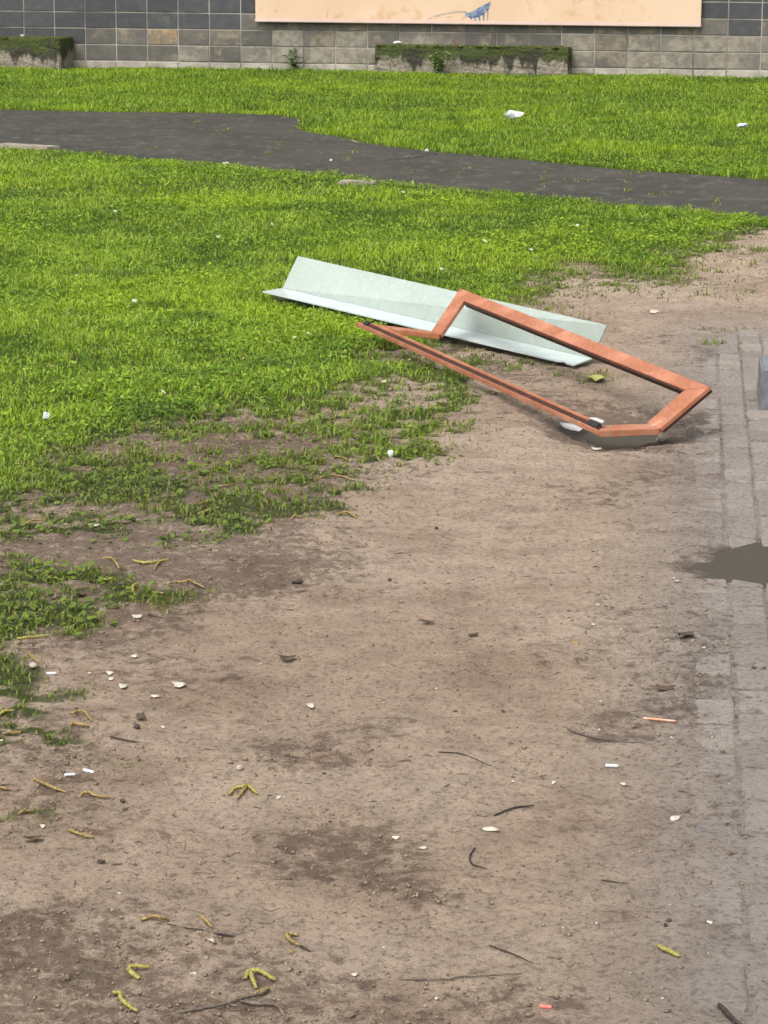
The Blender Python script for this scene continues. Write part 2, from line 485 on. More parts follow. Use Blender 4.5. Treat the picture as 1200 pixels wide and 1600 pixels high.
MKERB = mat_simple('pale_edging_stone', (0.20, 0.17, 0.135), (0.32, 0.28, 0.225), 8, 0.9, 0.2, 0.01, 40)

# ------------------------------------------------------------------ ground sheet
def build_ground():
    ys = [3.3]
    while ys[-1] < 38: ys.append(ys[-1] + max(0.0095, ys[-1] * 0.0027))
    ys = [-150, -40, -10, 0, 1.5, 2.6] + ys + [42, 55, 90, 200, 500]
    fine = np.arange(-2.3, 2.31, 0.013)
    mid = 2.3 + np.cumsum(np.linspace(0.02, 0.16, 50))
    out = [9, 14, 25, 60, 160, 400]
    xs = np.concatenate([-np.array(out[::-1], float), -mid[::-1], fine, mid, np.array(out, float)])
    ys = np.array(ys)
    X, Y = np.meshgrid(xs, ys)
    x, y = X.ravel(), Y.ravel()
    near = (y > 3) & (y < 38) & (np.abs(x) < 7.5)
    h = np.zeros_like(x); cov = np.ones_like(x); damp = np.zeros_like(x)
    xn, yn = x[near], y[near]
    cv = grass_cover(xn, yn)
    dp = sdf(PATH, xn, yn)
    h[near] = ground_h(xn, yn) - 0.02 * sstep(-0.02, 0.10, dp)
    lump = np.zeros_like(xn)
    for P, s in DAMP: lump = np.maximum(lump, sstep(-0.05, 0.08, sdf(P, xn, yn)))
    h[near] += lump * 0.024 * (np.abs(fbm(xn, yn, 33.0, 2, 63.0)) - 0.14) * sstep(11, 9, yn)
    cov[near] = cv
    d = np.zeros_like(xn)
    n = fbm(xn, yn, 3.0, 4, 21.0)
    for P, s in DAMP:
        d = np.maximum(d, sstep(-s, s, sdf(P, xn, yn) + 0.9 * s * n * 2.2) * (0.62 + 0.5 * n + (0.24 if P is DAMP[0][0] else 0.0)))
    for P in (PUD1, PUD2):
        d = np.maximum(d, sstep(-0.14, 0.0, sdf(P, xn, yn) + 0.1 * n))
    n3 = fbm(xn, yn, 2.0, 5, 40.0)
    d = np.maximum(d, 0.42 * sstep(0.10, 0.24, n3))
    damp[near] = np.clip(d, 0, 1)
    cov[~near] = np.where((y[~near] < 9) & (x[~near] > -1.5), 0.0, 1.0)
    u = pave_u(x, y); v = pave_v(x, y)
    pave = sstep(-0.35, 0.15, u) * sstep(PAVE_V1 + 1.0, PAVE_V1 - 1.0, v)
    nx, ny = len(xs), len(ys)
    i = (np.arange(ny - 1)[:, None] * nx + np.arange(nx - 1)[None, :]).ravel()
    q = np.stack([i, i + 1, i + nx + 1, i + nx], 1)
    o = np_mesh('ground', np.stack([x, y, h], 1), quads=q, mat=MG, attrs={'cover': cov, 'damp': damp, 'pave': pave}, smooth=True)
    tag(o, 'bare trodden brown earth that runs under the lawn', 'ground', kind='structure')
build_ground()

def build_path():
    bm = bmesh.new()
    pts = []
    for i in range(len(PATH)):
        p, q = PATH[i], PATH[(i + 1) % len(PATH)]; d = q - p; L = np.hypot(*d); m = max(1, int(L / 0.14))
        if p[1] > 12 and abs(p[0]) < 8:
            nrm = np.array([-d[1], d[0]]) / (L + 1e-9)
            for j in range(m):
                r = p + d * j / m
                pts.append(r + nrm * 0.16 * float(fbm(np.array([r[0]]), np.array([r[1]]), 3.0, 3, 5.0)[0]))
        else: pts.append(p)
    vs = [bm.verts.new((a, b, 0.0)) for a, b in pts]
    f = bm.faces.new(vs)
    bmesh.ops.triangulate(bm, faces=[f])
    for _ in range(3):
        bmesh.ops.subdivide_edges(bm, edges=[e for e in bm.edges if e.calc_length() > 0.35], cuts=1)
        bmesh.ops.triangulate(bm, faces=bm.faces[:])
    for v in bm.verts:
        v.co.z = 0.004 + 0.016 * float(fbm(np.array([v.co.x]), np.array([v.co.y]), 0.8, 2)[0])
    o = bm_obj('asphalt_path', bm, MA, smooth=True)
    tag(o, 'dark grey worn asphalt path crossing the grass', 'path', kind='structure')
build_path()

# ------------------------------------------------------------------ brick paving at the right
def build_paving():
    root = empty('brick_pavement')
    tag(root, 'muddy paving of grey brown bricks along the right side', 'pavement', kind='structure')
    bm = bmesh.new()
    bmesh.ops.create_cube(bm, size=1.0)
    bmesh.ops.scale(bm, vec=(0.094, 0.185, 0.05), verts=bm.verts)
    bmesh.ops.bevel(bm, geom=[e for e in bm.edges if max(v.co.z for v in e.verts) > 0], offset=0.010, segments=3, affect='EDGES', profile=0.5)
    me = bpy.data.meshes.new('brick'); bm.to_mesh(me); bm.free(); me.materials.append(MBR)
    ang = -math.atan2(PVD.x, PVD.y)
    n = 0
    for c in range(6):
        for r in range(19, 60):
            u = 0.05 + 0.1 * c; v = r * 0.2 + (0.1 if c % 2 else 0.0)
            if v > PAVE_V1 - 0.25 * random.random() * (3 - min(c, 3)): continue
            p = Vector((PV0.x, PV0.y)) + PVN * u + PVD * v
            if p.x > 0.30 * p.y / 2 + 0.12 + 0.35: continue
            o = bpy.data.objects.new('brick', me)
            z = 0.010 * float(fbm(np.array([p.x]), np.array([p.y]), 0.8, 2)[0]) + float(hollow(np.array([p.x]), np.array([p.y]))[0])
            o.location = (p.x + random.uniform(-.002, .002), p.y + random.uniform(-.003, .003), z - 0.0288 + random.uniform(-0.0032, 0.0032))
            hw = lambda q: float(hollow(np.array([q.x]), np.array([q.y]))[0])
            sv = math.atan2(hw(p + PVD * 0.09) - hw(p - PVD * 0.09), 0.18); su = math.atan2(hw(p + PVN * 0.045) - hw(p - PVN * 0.045), 0.09)
            o.rotation_euler = (sv + random.uniform(-.015, .015), -su + random.uniform(-.02, .02), ang + random.uniform(-.02, .02))
            link(o, root); n += 1
    return n
N_BRICK = build_paving()

# ------------------------------------------------------------------ block wall of the building behind
WALL_YAW = math.radians(10)
W0 = at(600, 113, 0)
WD = Vector((math.cos(WALL_YAW), -math.sin(WALL_YAW), 0)); WN = Vector((-math.sin(WALL_YAW), -math.cos(WALL_YAW), 0))   # WN faces the camera
def wall_uz(px, py, out=0.0):
    d = ray(px, py); o = Vector((0, 0, CAM_H)); p0 = W0 + WN * out
    t = (p0 - o).dot(WN) / d.dot(WN)
    p = o + d * t
    return (p - W0).dot(WD), p.z
def wall_pt(u, z, out=0.0): return W0 + WD * u + WN * out + Vector((0, 0, z))
WROT = -WALL_YAW
def wall_box(name, u0, u1, z0, z1, o0, o1, mat, parent, bev=0.0):
    """box in wall axes: along, up, out of the wall"""
    bm = bmesh.new(); bmesh.ops.create_cube(bm, size=1.0)
    bmesh.ops.scale(bm, vec=(u1 - u0, o1 - o0, z1 - z0), verts=bm.verts)
    if bev: bmesh.ops.bevel(bm, geom=bm.edges[:], offset=bev, segments=2, affect='EDGES')
    ob = bm_obj(name, bm, mat, parent)
    ob.location = wall_pt((u0 + u1) / 2, (z0 + z1) / 2, (o0 + o1) / 2) - (parent.location if parent else Vector())
    ob.rotation_euler = (0, 0, WROT)
    return ob

def build_wall():
    root = empty('block_wall', W0)
    tag(root, 'charcoal painted concrete block wall with pale mortar joints behind the grass', 'wall')
    uj, zj = wall_uz(134, 94.5)
    zj2 = wall_uz(1100, 108)[1]
    zf = (zj + zj2) / 2
    BW, BH, J = 0.4, 0.2, 0.016
    U0, U1 = -9.0, 9.0
    wall_box('mortar', U0, U1, -0.3, 9.5, -0.25, -0.007, MMORTAR, root)
    def blockmesh(w, h):
        bm = bmesh.new(); bmesh.ops.create_cube(bm, size=1.0)
        bmesh.ops.scale(bm, vec=(w - J, 0.06, h - J), verts=bm.verts)
        bmesh.ops.bevel(bm, geom=bm.edges[:], offset=0.004, segments=1, affect='EDGES')
        me = bpy.data.meshes.new('block'); bm.to_mesh(me); bm.free(); return me
    meshes = {}
    for m in (MB_DARK, MB_WORN, MB_BARE, MB_TAN):
        meshes[m.name] = blockmesh(BW, BH); meshes[m.name].materials.append(m)
    foot = blockmesh(BW, 0.16); foot.materials.append(MFOOT)
    u_first = uj - 0.4 * math.floor((uj + 6.6) / 0.4)
    rest_v, rest_f = [], []
    k = 0
    panel_l, panel_r = wall_uz(398, 40)[0], wall_uz(1095, 40)[0]
    while u_first + k * BW < 6.6:
        u = u_first + k * BW; k += 1
        for r in range(-1, 6):
            zc = zf + (r + 0.5) * BH if r >= 0 else zf - 0.08
            o = None
            if r < 0: me = foot
            else:
                q = random.random(); mid = (u + 0.2 > panel_l - 0.2 and u < panel_r)
                if r == 0: m = MB_BARE if q < (0.85 if u > -1.5 else 0.25) else MB_WORN
                elif r == 1: m = MB_TAN if (k in (9,)) else (MB_BARE if q < 0.45 and u > -1.5 else MB_WORN) if u > -3.9 else MB_DARK
                elif r == 2: m = MB_WORN if mid or (q < 0.5 and u > 3.5) else MB_DARK
                else: m = MB_DARK
                me = meshes[m.name]
            o = bpy.data.objects.new('block', me)
            o.location = wall_pt(u + BW / 2, zc, -0.03 + random.uniform(-.0015, .0015)) - root.location
            o.rotation_euler = (0, 0, WROT)
            link(o, root)
    # unseen courses above, one joined part; coloured dark so the puddles reflect dark
    V, Q = [], []
    for r in range(6, 46):
        for j in range(int((U1 - U0) / BW)):
            J = 0.005; u = U0 + j * BW + J / 2 + (uj - U0) % BW - BW; z = zf + r * BH + J / 2
            b = len(V)
            for (du, dz, do) in ((0, 0, -0.06), (BW - J, 0, -0.06), (BW - J, BH - J, -0.06), (0, BH - J, -0.06), (0, 0, 0), (BW - J, 0, 0), (BW - J, BH - J, 0), (0, BH - J, 0)):
                V.append(wall_pt(u + du, z + dz, do) - root.location)
            Q += [(b + 4, b + 5, b + 6, b + 7), (b, b + 1, b + 5, b + 4), (b + 1, b + 2, b + 6, b + 5), (b + 2, b + 3, b + 7, b + 6), (b + 3, b, b + 4, b + 7)]
    o = mesh_obj('upper_courses', V, Q, mat_block('reflection_dark_block', (0.042, 0.041, 0.038), (0.10, 0.090, 0.075), -0.1), root); o['kind'] = 'stuff'

    # peach board on the wall
    ul, zb = wall_uz(399, 31, 0.07); ur, zb2 = wall_uz(1095, 38, 0.07)
    zb = (zb + zb2) / 2
    pr = empty('wall_board', wall_pt((ul + ur) / 2, zb, 0))
    tag(pr, 'long peach painted board mounted on the dark block wall', 'board')
    wall_box('board', ul, ur, zb + 0.012, zb + 2.2, 0.03, 0.07, MPEACH, pr, 0.006)
    trim = mat_simple('pale_pink_edge', (0.62, 0.46, 0.39), (0.67, 0.52, 0.45), 4, 0.5)
    wall_box('edge_trim', ul - 0.004, ur + 0.004, zb - 0.03, zb + 0.022, 0.026, 0.076, trim, pr, 0.008)
    wall_box('batten', ul + 0.03, ur - 0.03, zb + 0.0, zb + 0.08, 0.0, 0.028, MBLACK, pr)
    # blue spray mark: strokes with drips
    def strip(pts, wid):
        V, Q = [], []
        for i, (a, b) in enumerate(pts):
            u, z = wall_uz(a, b, 0.073)
            w = wid[i] / 127.0
            a2, b2 = pts[min(i + 1, len(pts) - 1)]; a1, b1 = pts[max(i - 1, 0)]
            t = Vector((a2 - a1, -(b2 - b1))).normalized(); nn = Vector((-t.y, t.x))
            for s in (-1, 1):
                V.append(wall_pt(u + nn.x * w * s / 2, z + nn.y * w * s / 2, 0.0725) - pr.location)
        for i in range(len(pts) - 1): Q.append((2 * i, 2 * i + 1, 2 * i + 3, 2 * i + 2))
        return V, Q
    strokes = [([(727, 22), (735, 24), (745, 21), (753, 16), (760, 11), (765, 6)], [3, 9, 12, 12, 10, 4]),
               ([(741, 25), (743, 33)], [4, 1.5]), ([(748, 24), (750, 34)], [4, 1.5]), ([(755, 20), (756, 33)], [3, 1.2]), ([(762, 14), (762, 32)], [2, 1]),
               ([(735, 26), (737, 31)], [3, 1]), ([(764, 6), (767, 3)], [4, 1]), ([(729, 20), (724, 17)], [2, 1])]
    V, Q = [], []
    for p, w in strokes:
        v, q = strip(p, w); b = len(V); V += v; Q += [tuple(i + b for i in f) for f in q]
    tag(mesh_obj('paint_mark', V, Q, MBLUE, pr), 'blue spray paint stroke with short drips')
    thin = mat_simple('faded_grey_violet_paint', (0.42, 0.33, 0.30), (0.55, 0.42, 0.34), 14, 0.6)
    V, Q = [], []
    for p, w in [([(668, 30), (682, 24), (700, 20), (715, 18), (727, 18)], [1.2, 2.0, 2.2, 2.6, 2.5]), ([(682, 24), (690, 28)], [1.5, 1]), ([(698, 27), (706, 26)], [1.6, 1.2]), ([(722, 28), (730, 25)], [2, 1.4])]:
        v, q = strip(p, w); b = len(V); V += v; Q += [tuple(i + b for i in f) for f in q]
    tag(mesh_obj('paint_mark', V, Q, thin, pr), 'thin faded grey stroke left of the blue one')
build_wall()

# ------------------------------------------------------------------ concrete blocks at the wall's foot
def rough_block(name, u0, u1, h, o0, o1, label, moss_seed):
    bm = bmesh.new(); bmesh.ops.create_cube(bm, size=1.0)
    bmesh.ops.scale(bm, vec=(u1 - u0, o1 - o0, h + 0.1), verts=bm.verts)
    bmesh.ops.bevel(bm, geom=bm.edges[:], offset=0.012, segments=2, affect='EDGES')
    bmesh.ops.subdivide_edges(bm, edges=[e for e in bm.edges if e.calc_length() > 0.2], cuts=9, use_grid_fill=True)
    rnd = random.Random(moss_seed)
    for v in bm.verts:
        v.co += Vector((rnd.uniform(-.006, .006), rnd.uniform(-.006, .006), rnd.uniform(-.006, .006)))
    loc = wall_pt((u0 + u1) / 2, (h - 0.1) / 2, (o0 + o1) / 2)
    root = empty(name, wall_pt((u0 + u1) / 2, 0, (o0 + o1) / 2))
    tag(root, label, 'concrete block', 'mossy concrete blocks at the foot of the wall')
    b = bm_obj('body', bm, MCONC, root); b.location = loc - root.location; b.rotation_euler = (0, 0, WROT)
    # moss cushions along the top edges
    V, F = [], []
    L = u1 - u0; Wd = o1 - o0
    for i in range(int(34 * L)):
        if rnd.random() < 0.55: a, c = rnd.uniform(-L / 2, L / 2), Wd / 2 - abs(rnd.gauss(0, 0.05))
        else: a, c = rnd.uniform(-L / 2, L / 2), rnd.uniform(-Wd / 2, Wd / 2)
        r = rnd.uniform(0.015, 0.045); b0 = len(V)
        for k in range(7):
            t = k / 7 * 6.283; rr = r * rnd.uniform(0.75, 1.25)
            V.append((a + rr * math.cos(t), -c + 0.7 * rr * math.sin(t), -0.006)); 
        for k in range(7):
            t = k / 7 * 6.283; rr = 0.6 * r * rnd.uniform(0.75, 1.25)
            V.append((a + rr * math.cos(t), -c + 0.7 * rr * math.sin(t), r * rnd.uniform(.15, .4)))
        V.append((a, -c, r * 0.42))
        for k in range(7):
            k2 = (k + 1) % 7
            F += [(b0 + k, b0 + k2, b0 + 7 + k2, b0 + 7 + k), (b0 + 7 + k, b0 + 7 + k2, b0 + 14)]
    m = mesh_obj('moss', V, F, MMOSS, root, True); m.location = (0, 0, h); m.rotation_euler = (0, 0, WROT); m['kind'] = 'stuff'
    return root
ul = wall_uz(98, 100, 0.5)[0]
rough_block('concrete_block', ul - 1.6, ul, 0.385, 0.02, 0.60, 'mossy concrete block with drip stains cut by the left edge of the photo', 3)
ua, ub = wall_uz(586, 110, 0.3)[0], wall_uz(889, 110, 0.3)[0]
rough_block('concrete_block', ua, ub, 0.345, 0.02, 0.34, 'long low mossy concrete block below the peach board', 5)

# ------------------------------------------------------------------ puddles
def puddle(P, z, label, grow):
    c = P.mean(0); V = [(c[0], c[1], z)]
    n = len(P)
    for a, b in P:
        d = np.array([a, b]) - c; d = d * (1 + grow / np.hypot(*d)); V.append((c[0] + d[0], c[1] + d[1], z))
    o = mesh_obj('puddle', V, [(0, 1 + i, 1 + (i + 1) % n) for i in range(n)], MWATER)
    tag(o, label, 'puddle', kind='structure')
puddle(PUD1, gh(*PUD1.mean(0)) + 0.019, 'small muddy puddle under the corner of the orange frame', 0.10)
puddle(PUD2, -0.0105, 'dark shallow puddle on the paving at the right edge', 0.10)

# ------------------------------------------------------------------ grass
def blades(x, y, z, hgt, wid, lean, name, tint, straw, label, cat='grass', dull=None):
    n = len(x)
    a = RNG.uniform(0, 2 * np.pi, n)                     # facing
    dx, dy = np.cos(a), np.sin(a)
    la = RNG.uniform(0, 2 * np.pi, n); lx, ly = np.cos(la) * lean, np.sin(la) * lean
    w = wid / 2
    V = np.empty((n, 5, 3), np.float32)
    V[:, 0] = np.stack([x - dx * w, y - dy * w, z - 0.006], 1)
    V[:, 1] = np.stack([x + dx * w, y + dy * w, z - 0.006], 1)
    mx, my, mz = x + lx * hgt * 0.30, y + ly * hgt * 0.30, z + hgt * (0.62 - 0.12 * lean)
    V[:, 2] = np.stack([mx + dx * w * 0.85, my + dy * w * 0.85, mz], 1)
    V[:, 3] = np.stack([mx - dx * w * 0.85, my - dy * w * 0.85, mz], 1)
    V[:, 4] = np.stack([x + lx * hgt, y + ly * hgt, z + hgt * np.maximum(1.0 - 0.42 * lean, 0.25)], 1)
    b = np.arange(n, dtype=np.int32)[:, None] * 5
    q = b + np.array([[0, 1, 2, 3]], np.int32); t = b + np.array([[3, 2, 4]], np.int32)
    o = np_mesh(name, V.reshape(-1, 3), quads=q, tris=t, mat=MGR,
                attrs={'tint': np.repeat(tint, 5), 'straw': np.repeat(straw, 5), 'dull': np.repeat(np.zeros(n) if dull is None else dull, 5)})
    return tag(o, label, cat, kind='stuff')

GLASS_P = [(465, 400), (948, 508), (925, 560), (897, 570), (410, 455)]
GLASS_POLY = poly(GLASS_P, 0.05)
def scatter(x0, x1, y0, y1, n, ypow=0.0):
    x = RNG.uniform(x0, x1, n); y = RNG.uniform(y0, y1, n)
    return x, y

def build_lawn():
    # near lawn: between the path and the bare earth
    X, Y = [], []
    for (y0, y1, dens) in ((4.2, 9.0, 7500), (9.0, 13.0, 6500), (13.0, 17.0, 4200), (17.0, 24.5, 2400)):
        hw0, hw1 = 0.17 * y0 + 0.6, 0.17 * y1 + 0.6
        n = int(dens * (y1 - y0) * 2 * hw1)
        x, y = scatter(-hw1, hw1, y0, y1, n)
        s = np.abs(x) < 0.165 * y + 0.7
        X.append(x[s]); Y.append(y[s])
    x = np.concatenate(X); y = np.concatenate(Y)
    dp = sdf(PATH, x, y)
    far_side = (y > 17) & (y > 19.4 - 0.62 * x) & (sdf(LAWN, x, y) < 0)
    c = grass_cover(x, y)
    keep = (RNG.random(len(x)) < c) & ~far_side
    g = sdf(GLASS_POLY, x, y)
    keep &= ~((g > 0.03))
    x, y, c = x[keep], y[keep], c[keep]
    clump = fbm(x, y, 5.0, 3, 31.0) + fbm(x, y, 1.1, 2, 12.0)
    z = ground_h(x, y)
    hgt = (0.024 + 0.018 * c + 0.050 * np.clip(clump, -0.3, 0.5)) * RNG.uniform(0.6, 1.35, len(x))
    hgt = 0.86 * np.clip(hgt, 0.012, 0.075) * (0.62 + 0.38 * sstep(7, 12, y)) * (0.6 + 0.4 * c)
    wid = RNG.uniform(0.0028, 0.0055, len(x)) * (0.8 + 0.05 * y)
    lean = RNG.uniform(0.3, 1.7, len(x))
    tint = np.clip(RNG.normal(0.5, 0.33, len(x)) + clump * 0.95 + 0.04 - 0.25 * (1 - c), 0, 1)
    straw = np.where(RNG.random(len(x)) < 0.07 + 0.45 * (1 - c) + 0.12 * sstep(9.5, 7, y), RNG.uniform(0.25, 0.9, len(x)), 0.0)
    n1 = len(x)
    blades(x, y, z, hgt, wid, lean, 'lawn_grass', tint, straw, 'short bright green lawn grass thinning out onto the bare earth', dull=np.clip(sstep(0.95, 0.5, c) + 0.6 * sstep(9.8, 7.5, y), 0, 1))
    # far lawn: from the path to the wall
    X, Y = [], []
    for (y0, y1, dens) in ((17.5, 24, 1900), (24, 34, 1500)):
        hw1 = 0.16 * y1 + 1.0
        n = int(dens * (y1 - y0) * 2 * hw1)
        xx, yy = scatter(-hw1, hw1, y0, y1, n)
        s = np.abs(xx) < 0.158 * yy + 1.0
        X.append(xx[s]); Y.append(yy[s])
    x = np.concatenate(X); y = np.concatenate(Y)
    far_side = (y > 19.4 - 0.62 * x) & (sdf(LAWN, x, y) < 0)
    inwall = ((x - W0.x) * WN.x + (y - W0.y) * WN.y) < 0.03
    u_ = (x - W0.x) * WD.x + (y - W0.y) * WD.y; o_ = (x - W0.x) * WN.x + (y - W0.y) * WN.y
    inblock = ((u_ < ul) & (u_ > ul - 1.6) & (o_ < 0.6)) | ((u_ > ua) & (u_ < ub) & (o_ < 0.34))
    c = grass_cover(x, y)
    keep = (RNG.random(len(x)) < c) & far_side & ~inwall & ~inblock
    x, y = x[keep], y[keep]
    clump = fbm(x, y, 3.0, 3, 51.0) + fbm(x, y, 0.7, 2, 2.0)
    z = ground_h(x, y)
    hgt = np.clip((0.050 + 0.07 * clump) * RNG.uniform(0.6, 1.3, len(x)), 0.025, 0.12)
    wid = RNG.uniform(0.006, 0.010, len(x))
    tint = np.clip(RNG.normal(0.45, 0.25, len(x)) + clump * 0.5, 0, 1)
    straw = np.where(RNG.random(len(x)) < 0.04, RNG.uniform(0.3, 0.8, len(x)), 0.0)
    blades(x, y, z, hgt, wid, RNG.uniform(0.25, 1.4, len(x)), 'lawn_grass', tint, straw, 'strip of green lawn grass between the path and the block wall')
    print('blades', n1, len(x))
build_lawn()

# round leaves of clover and weeds among the near grass
def build_clover():
    x, y = scatter(-3.2, 3.2, 6.0, 20, 250000)
    c = grass_cover(x, y)
    n = fbm(x, y, 1.3, 3, 77.0) + 0.5 * fbm(x, y, 6, 2, 70.0)
    keep = (np.abs(x) < 0.165 * y + 0.6) & (RNG.random(len(x)) < c * sstep(-0.10, 0.25, n)) & (sdf(GLASS_POLY, x, y) < 0.02)
    x, y = x[keep], y[keep]; m = len(x)
    z = ground_h(x, y) + RNG.uniform(0.003, 0.035, m) * c[keep]
    r = RNG.uniform(0.004, 0.011, m)
    a = RNG.uniform(0, 2 * np.pi, m); tl = RNG.uniform(-0.6, 0.6, m); tl2 = RNG.uniform(-0.6, 0.6, m)
    V = np.empty((m, 6, 3), np.float32)
    for k, (ca, ra) in enumerate(((0, 1.3), (1.0, .95), (2.1, .85), (3.14, 1.1), (4.2, .85), (5.3, .95))):
        ex, ey = np.cos(a + ca) * r * ra, np.sin(a + ca) * r * ra
        V[:, k] = np.stack([x + ex, y + ey, z + ex * tl + ey * tl2], 1)
    b = np.arange(m, dtype=np.int32)[:, None] * 6
    q = np.concatenate([b + np.array([[0, 1, 2, 3]], np.int32), b + np.array([[0, 3, 4, 5]], np.int32)])
    tint = np.clip(RNG.normal(0.35, 0.3, m), 0, 1); dull = np.clip(sstep(0.95, 0.5, c[keep]) + 0.6 * sstep(9.8, 7.5, y), 0, 1)
    o = np_mesh('clover_leaves', V.reshape(-1, 3), quads=q, mat=MGR, attrs={'tint': np.repeat(tint, 6), 'straw': np.zeros(m * 6), 'dull': np.repeat(dull, 6)})
    tag(o, 'small round clover and weed leaves mixed into the lawn', 'clover', kind='stuff')
build_clover()

# grass that sprouts from cracks in the path
def build_sprouts():
    lines = [((330, 216), (357, 202), 26), ((415, 243), (443, 223), 30), ((540, 254), (556, 235), 26), ((232, 236), (246, 230), 22), ((305, 192), (316, 190), 22),
             ((720, 278), (728, 262), 20), ((852, 268), (845, 294), 40), ((982, 272), (976, 318), 45), ((1120, 322), (1122, 310), 30), ((770, 296), (775, 305), 40),
             ((1110, 342), (1140, 340), 110), ((1010, 268), (1000, 273), 25), ((640, 268), (700, 270), 14), ((880, 283), (930, 284), 14), ((1060, 300), (1010, 306), 18)]
    xs, ys = [], []
    for a, b, n in lines:
        p, q = at(*a), at(*b)
        for _ in range(n):
            t = random.random(); v = p.lerp(q, t)
            xs.append(v.x + random.gauss(0, .02)); ys.append(v.y + random.gauss(0, .03))
    x, y = np.array(xs), np.array(ys); n = len(x)
    z = 0.004 + 0.016 * fbm(x, y, 0.8, 2)
    blades(x, y, z, RNG.uniform(0.010, 0.032, n), RNG.uniform(0.005, 0.009, n), RNG.uniform(0.3, 1.6, n), 'path_sprouts',
           RNG.uniform(0.0, .7, n), np.where(RNG.random(n) < .65, RNG.uniform(.3, .9, n), 0), 'thin grass sprouting from cracks in the asphalt path')
build_sprouts()

# ------------------------------------------------------------------ soil crumbs, fibres
def build_crumbs():
    n = 42000
    y = np.exp(RNG.uniform(np.log(3.9), np.log(13.0), n)); x = RNG.uniform(-1, 1, n) * (0.165 * y + 0.4)
    c = grass_cover(x, y); dm = np.zeros(n)
    for P, s in DAMP: dm = np.maximum(dm, sstep(-s, s, sdf(P, x, y)))
    keep = (RNG.random(n) < (1 - c) * (0.22 + 0.78 * dm)) & (sdf(PUD1, x, y) < 0) & (sdf(PUD2, x, y) < 0)
    x, y = x[keep], y[keep]; m = len(x)
    r = np.minimum(RNG.gamma(1.6, 0.0011, m) + 0.0010, 0.0075)
    z = ground_h(x, y) + r * 0.25
    base = np.array([[1, 0, 0], [0, 1, 0], [-1, 0, 0], [0, -1, 0], [0, 0, 0.75], [0, 0, -0.75]])
    V = base[None] * RNG.uniform(0.35, 1.5, (m, 6, 3)) * r[:, None, None]
    a = RNG.uniform(0, 6.28, m)[:, None]
    Vx = V[:, :, 0] * np.cos(a) - V[:, :, 1] * np.sin(a); Vy = V[:, :, 0] * np.sin(a) + V[:, :, 1] * np.cos(a)
    V = np.stack([Vx + x[:, None], Vy + y[:, None], V[:, :, 2] + z[:, None]], 2)
    b = np.arange(m, dtype=np.int32)[:, None] * 6
    T = np.concatenate([b + np.array([[i, (i + 1) % 4, 4]], np.int32) for i in range(4)] + [b + np.array([[(i + 1) % 4, i, 5]], np.int32) for i in range(4)])
    o = np_mesh('soil_crumbs', V.reshape(-1, 3), tris=T, mat=MSOILC)
    tag(o, 'loose soil crumbs and grit strewn over the bare earth', 'soil', kind='stuff')
    # short bits of dead grass, bark and stalk
    n = 3800
    y = np.exp(RNG.uniform(np.log(3.9), np.log(12.5), n)); x = RNG.uniform(-1, 1, n) * (0.165 * y + 0.4)
    keep = (sdf(PUD1, x, y) < 0) & (sdf(PUD2, x, y) < 0) & (RNG.random(n) < 1 - 0.8 * grass_cover(x, y)) & (fbm(x, y, 2.5, 3, 61.) > -0.08)
    x, y = x[keep], y[keep]; m = len(x)
    L = RNG.gamma(1.5, 0.006, m) + 0.003; w = RNG.uniform(0.0006, 0.0020, m); a = RNG.normal(0, 0.7, m)
    dx, dy = np.cos(a), np.sin(a); bend = RNG.uniform(-0.25, 0.25, m) * L
    V = np.empty((m, 9, 3), np.float32)
    for k, t in enumerate((-0.5, 0.0, 0.5)):
        cx = x + dx * L * t + (-dy) * bend * (1 - 4 * t * t); cy = y + dy * L * t + dx * bend * (1 - 4 * t * t)
        cz = ground_h(cx, cy) + 0.0006; wk = w * (1.0 if k == 1 else 0.5)
        V[:, 3 * k] = np.stack([cx + dy * wk, cy - dx * wk, cz], 1)
        V[:, 3 * k + 1] = np.stack([cx, cy, cz + wk * 1.8], 1)
        V[:, 3 * k + 2] = np.stack([cx - dy * wk, cy + dx * wk, cz], 1)
    b = np.arange(m, dtype=np.int32)[:, None] * 9
    Q = np.concatenate([b + np.array([[i, i + 3, i + 4, i + 1]], np.int32) for i in (0, 1, 3, 4)])
    o = np_mesh('plant_litter', V.reshape(-1, 3), quads=Q, mat=mat_simple('brown_stalk_bits', (0.045, 0.032, 0.024), (0.20, 0.145, 0.10), 25, 0.8))
    tag(o, 'fine dark bits of dead stalk strewn over the bare earth', 'plant litter', kind='stuff')
build_crumbs()

# ------------------------------------------------------------------ the bent glass panel
def slab(name, top, thick, mat, parent, bev=0.0, normal=None):
    """prism from a planar outline of world points, thickness downwards along its normal"""
    n = normal or (top[1] - top[0]).cross(top[2] - top[0]).normalized()
    if n.z < 0: n = -n
    loc = parent.location if parent else Vector()
    bm = bmesh.new()
    a = [bm.verts.new(p - loc) for p in top]; b = [bm.verts.new(p - loc - n * thick) for p in top]
    k = len(top)
    bm.faces.new(a); bm.faces.new(b[::-1])
    for i in range(k): bm.faces.new((a[i], b[i], b[(i + 1) % k], a[(i + 1) % k]))
    bmesh.ops.recalc_face_normals(bm, faces=bm.faces[:])
    if bev: bmesh.ops.bevel(bm, geom=bm.edges[:], offset=bev, segments=2, affect='EDGES')
    return bm_obj(name, bm, mat, parent)

